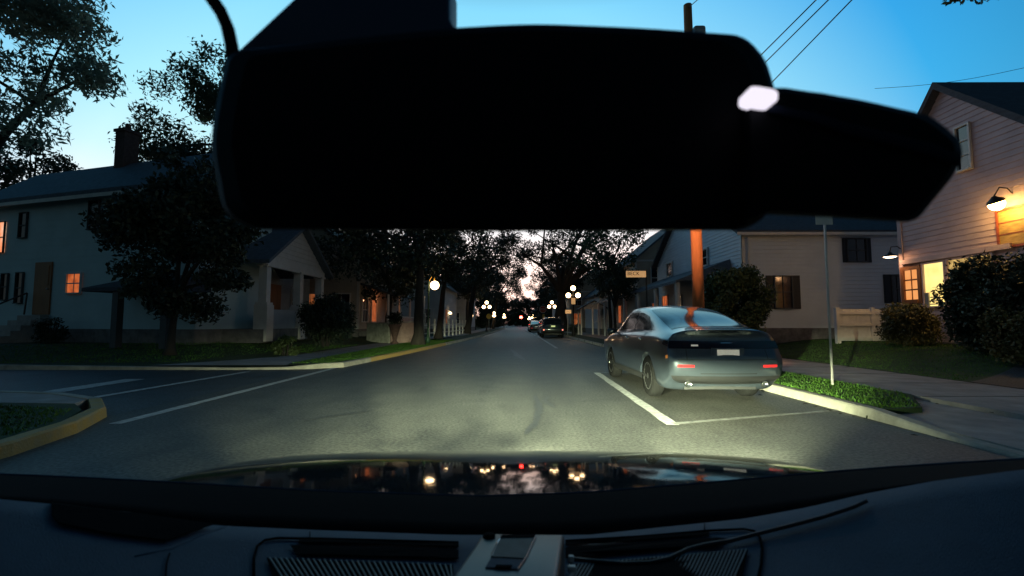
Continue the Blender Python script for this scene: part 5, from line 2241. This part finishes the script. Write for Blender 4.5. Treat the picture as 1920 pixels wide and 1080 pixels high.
mb.lathe((pc_.x, 25.4, .11), [(.20, 0), (.20, .08), (.10, .14), (.12, .3), (.28, .85), (.36, 1.0), (.33, 1.02)], 16)
mb.build('urn', M['brick'], t, smooth=True)
leaf_obj('foliage', leaf_arrays([((pc_.x, 25.4, 1.45), (.42, .42, .38))], 700, .13, 77), M['leaf_dark'], t)

# row of white fence posts further along the left pavement
t = thing('picket_fence', 'row of pale fence posts running along the left pavement beyond the globe lamp', 'fence', (-5.6, 30, .12))
for k in range(12):
    y = 29.5 + 1.9 * k
    mb = MB()
    x = -6.1 + .045 * (y - 29.5)
    mb.box((x, y, .78), (.12, .12, 1.35))
    mb.lathe((x, y, 1.45), [(.09, 0), (.05, .06), (.01, .1)], 8)
    mb.build('post', M['trim'], t)
mb = MB()
for z in (.5, 1.05):
    mb.bar((-6.1, 29.5, z), (-6.1 + .045 * 20.9, 50.4, z), .04, .08)
mb.build('rail', M['trim'], t)

# ------------------------------------------------------------------ bushes and trees
def bush(label, c, r, n, ls, leaf, seed, name='bush', nclump=26, cr=.45, cat='bush', core=True):
    root = thing(name, label, cat, (c[0], c[1], c[2] - r[2]))
    g = random.Random(seed)
    cl = []
    for k in range(nclump):
        a, z = g.uniform(0, 6.283), g.uniform(-.85, .9)
        q = math.sqrt(1 - z * z) * g.uniform(.55, .95)
        cl.append(((c[0] + r[0] * q * math.cos(a), c[1] + r[1] * q * math.sin(a), c[2] + r[2] * z * .85), (cr * g.uniform(.8, 1.3),) * 3))
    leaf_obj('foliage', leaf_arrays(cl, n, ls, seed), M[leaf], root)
    mb = MB()
    for k in range(7):
        a = k * .9
        mb.tube([(c[0] + .1 * math.cos(a), c[1] + .1 * math.sin(a), c[2] - r[2] - .05), (c[0] + r[0] * .45 * math.cos(a), c[1] + r[1] * .45 * math.sin(a), c[2] + r[2] * .5)], [.035, .012], 5)
    mb.build('stem', M['bark'], root, fix=False)
    return root


q = at(1376, 580, 16.5)
bush('tall rounded dark green hedge clipped beside the white house', (q.x, 16.5, 1.75), (1.06, 1.0, 1.36), 30000, .11, 'hedge', 3, 'hedge', 70, .36, 'hedge')
q = at(1868, 560, 11.8)
bush('very large black-green rounded bush hiding the shop front', (q.x + .1, 11.8, 1.62), (.98, 1.1, 1.2), 30000, .12, 'leaf_dark', 4, 'bush', 60, .42)
q = at(1700, 605, 14.6)
bush('low olive bush under the amber shop window', (q.x, 14.6, 1.1), (.75, .8, .55), 12000, .09, 'conifer', 5, 'bush', 30, .3)
q = at(1905, 618, 10.6)
bush('olive shrub at the right edge before the big dark bush', (q.x + .1, 10.6, .95), (.62, .6, .55), 8000, .09, 'conifer', 6, 'bush', 20, .28)
q = at(612, 600, 18.6)
bush('round dark bush on the lawn before the shadowed porch', (q.x, 18.6, 1.3), (.85, .8, .95), 12000, .11, 'leaf_dark', 8)
q = at(106, 608, 17.4)
bush('small dark shrub right of the orange door steps', (q.x, 17.2, .95), (.45, .4, .5), 1500, .09, 'leaf_dark', 9, 'bush', 12, .2)
q = at(562, 655, 17.2)
bush('low clump of green plants at the lawn edge by the corner pavement', (q.x, 16.2, .45), (.45, .35, .3), 900, .12, 'hedge', 10, 'plant_clump', 10, .18, 'plant')
q = at(1205, 618, 26)
bush('dark foundation shrub below the white house porch', (6.5, 24.5, .85), (.5, 2.2, .6), 2500, .09, 'leaf_dark', 12, 'bush', 20, .3)
q = at(1078, 610, 47)
bush('dark shrub at the base of the right three-globe lamp', (6.0, 48, .6), (.7, .7, .55), 900, .14, 'leaf_dark', 13, 'bush', 10, .3)

TG = 'trees along the street and behind the houses'
# top-left big pale tree, dark trees behind the left house, dark tree before it
c = at(10, 95, 14.0)
tree('large pale-leaved tree at the upper left corner, in front of the left house', (c.x - 1.2, 14.3, .4), (c.x - .3, 14.0, c.z), (3.1, 2.6, 3.3), 60, .72, 14500, .22, .28, 21, 'leaf_pale', TG, aspect=.32)
c = at(66, 318, 31)
tree('dark tree showing over the left end of the pale house roof', (c.x, 31, .4), (c.x, 31, c.z - .6), (2.6, 2.5, 2.6), 26, .8, 4200, .26, .25, 22, 'leaf_dark', TG)
c = at(452, 262, 27)
tree('dark pointed tree right of the chimney, behind the mirror edge', (c.x, 27, .4), (c.x, 27, c.z), (5.6, 4.0, 5.0), 100, 1.0, 27000, .26, .4, 23, 'leaf_mid', TG, aspect=.35)
c = at(346, 446, 14.2)
tree('big dark tree standing directly in front of the pale left house', (at(320, 620, 14.2).x, 14.2, .25), (c.x, 14.2, c.z + .1), (1.85, 1.6, 2.4), 50, .6, 27000, .15, .13, 24, 'leaf_dark', TG, fork=.4)
c = at(330, 300, 19)
tree('dark tree filling the gap between the pale house and the mirror', (c.x + 1.2, 22.5, .4), (at(395, 350, 22.5).x, 22.5, 7.0), (2.6, 2.0, 2.6), 46, .8, 12000, .22, .2, 25, 'leaf_dark', TG)
# left street trees
tx = at(786, 600, 24).x
tree('thick-trunked dark street tree left of the globe lamp', (tx, 24, .1), (tx - 1.9, 24.5, 6.3), (3.9, 3.4, 3.0), 60, .95, 12000, .22, .27, 31, 'leaf_dark', TG, lean=(1.15, -.3, 0), fork=.6)
tree('dark street tree behind the shadowed porch', (-7.8, 29.5, .2), (-7.6, 29.5, 5.2), (2.6, 2.6, 2.6), 40, .85, 8000, .2, .2, 32, 'leaf_dark', TG)
T1 = tree('dark street tree overhanging the left pavement beyond the globe lamp', (-5.4, 34, .1), (-4.8, 34.5, 6.6), (3.0, 3.4, 2.6), 50, .95, 9500, .22, .25, 33, 'leaf_dark', TG)
T2 = tree('spreading tree over the left half of the road, sky showing through it', (-5.0, 50, .1), (-3.4, 50, 8.6), (5.4, 5, 3.9), 80, .9, 11500, .25, .35, 34, 'leaf_dark', TG)
# right street trees
bx = at(1046, 620, 47).x
tree('huge forked old tree trunk on the right kerb beyond the suv', (bx, 47.5, .1), (bx + 1.0, 47.5, 10.4), (6.6, 5.0, 4.6), 64, .95, 8000, .27, .56, 41, 'leaf_dark', TG, fork=.36, limbs=9)
c = at(1152, 532, 29)
tree('small round-headed dark tree behind the street-name sign', (c.x, 29, .1), (c.x, 29, c.z + .15), (1.35, 1.3, 1.1), 30, .5, 6000, .15, .11, 42, 'leaf_dark', TG)
c = at(1170, 455, 30)
tree('thin-leaved tree beside the tan gable on the right, sky between its leaves', (6.6, 33, .1), (6.2, 32, 6.6), (2.4, 2.2, 1.9), 34, .7, 3600, .2, .14, 43, 'leaf_mid', TG)
T3 = tree('low bushy dark tree standing left of the road end', (-7.5, 112, 0), (-7.5, 112, 4.8), (4.6, 4.4, 5.0), 70, 1.2, 13000, .45, .3, 35, 'leaf_dark', TG)
for i, (src, x, y, rz, s, lb) in enumerate([
    (T1, -6.2, 62, 40, 1.1, 'dark mid-distance tree on the left behind the round yellow sign'),
    (T2, -7.0, 82, 110, 1.0, 'dark far tree on the left, first of the far tunnel'),
    (T1, 6.6, 62, 200, 1.15, 'dark tree behind the stop sign on the right'),
    (T2, 8.0, 84, 250, .9, 'dark far tree on the right, beyond the stop sign'),
    (T3, -11.5, 92, 300, 1.1, 'low bushy tree behind the far left lamps'),
    (T3, 8.6, 100, 20, 1.0, 'low bushy tree behind the far right lamps'),
    (T2, -4.5, 97, 30, 1.15, 'tree arching over the road in the far left of the tunnel'),
    (T3, -5.6, 142, 70, 1.0, 'low bushy tree just left of the red signal'),
    (T3, 9.6, 146, 160, 1.0, 'low bushy tree just right of the red signal'),
    (T3, 3.0, 182, 300, 1.15, 'low bushy tree closing the road end just behind the red signal'),
    (T3, -10.5, 205, 100, 1.3, 'farthest tree closing the road end, left one'),
    (T3, 0.5, 215, 190, 1.25, 'farthest tree closing the road end, middle one'),
    (T3, 11.0, 205, 230, 1.3, 'farthest tree closing the road end, right one'),
    (T3, -19.0, 120, 10, 1.2, 'low bushy tree filling the gap behind the far left houses'),
    (T3, 19.0, 120, 120, 1.2, 'low bushy tree filling the gap behind the far right houses'),
]):
    dup(src, (x, y, 0), R(rz), lb, s)
# branch tip hanging into the upper right corner
c = at(1870, -25, 9)
tree('leafy tree whose branch tips dip into the upper right corner', (15.5, 9.5, .3), (c.x + .3, 9.0, c.z + .95), (1.5, 1.4, .55), 26, .36, 3200, .14, .2, 51, 'leaf_mid', TG, limbs=4)
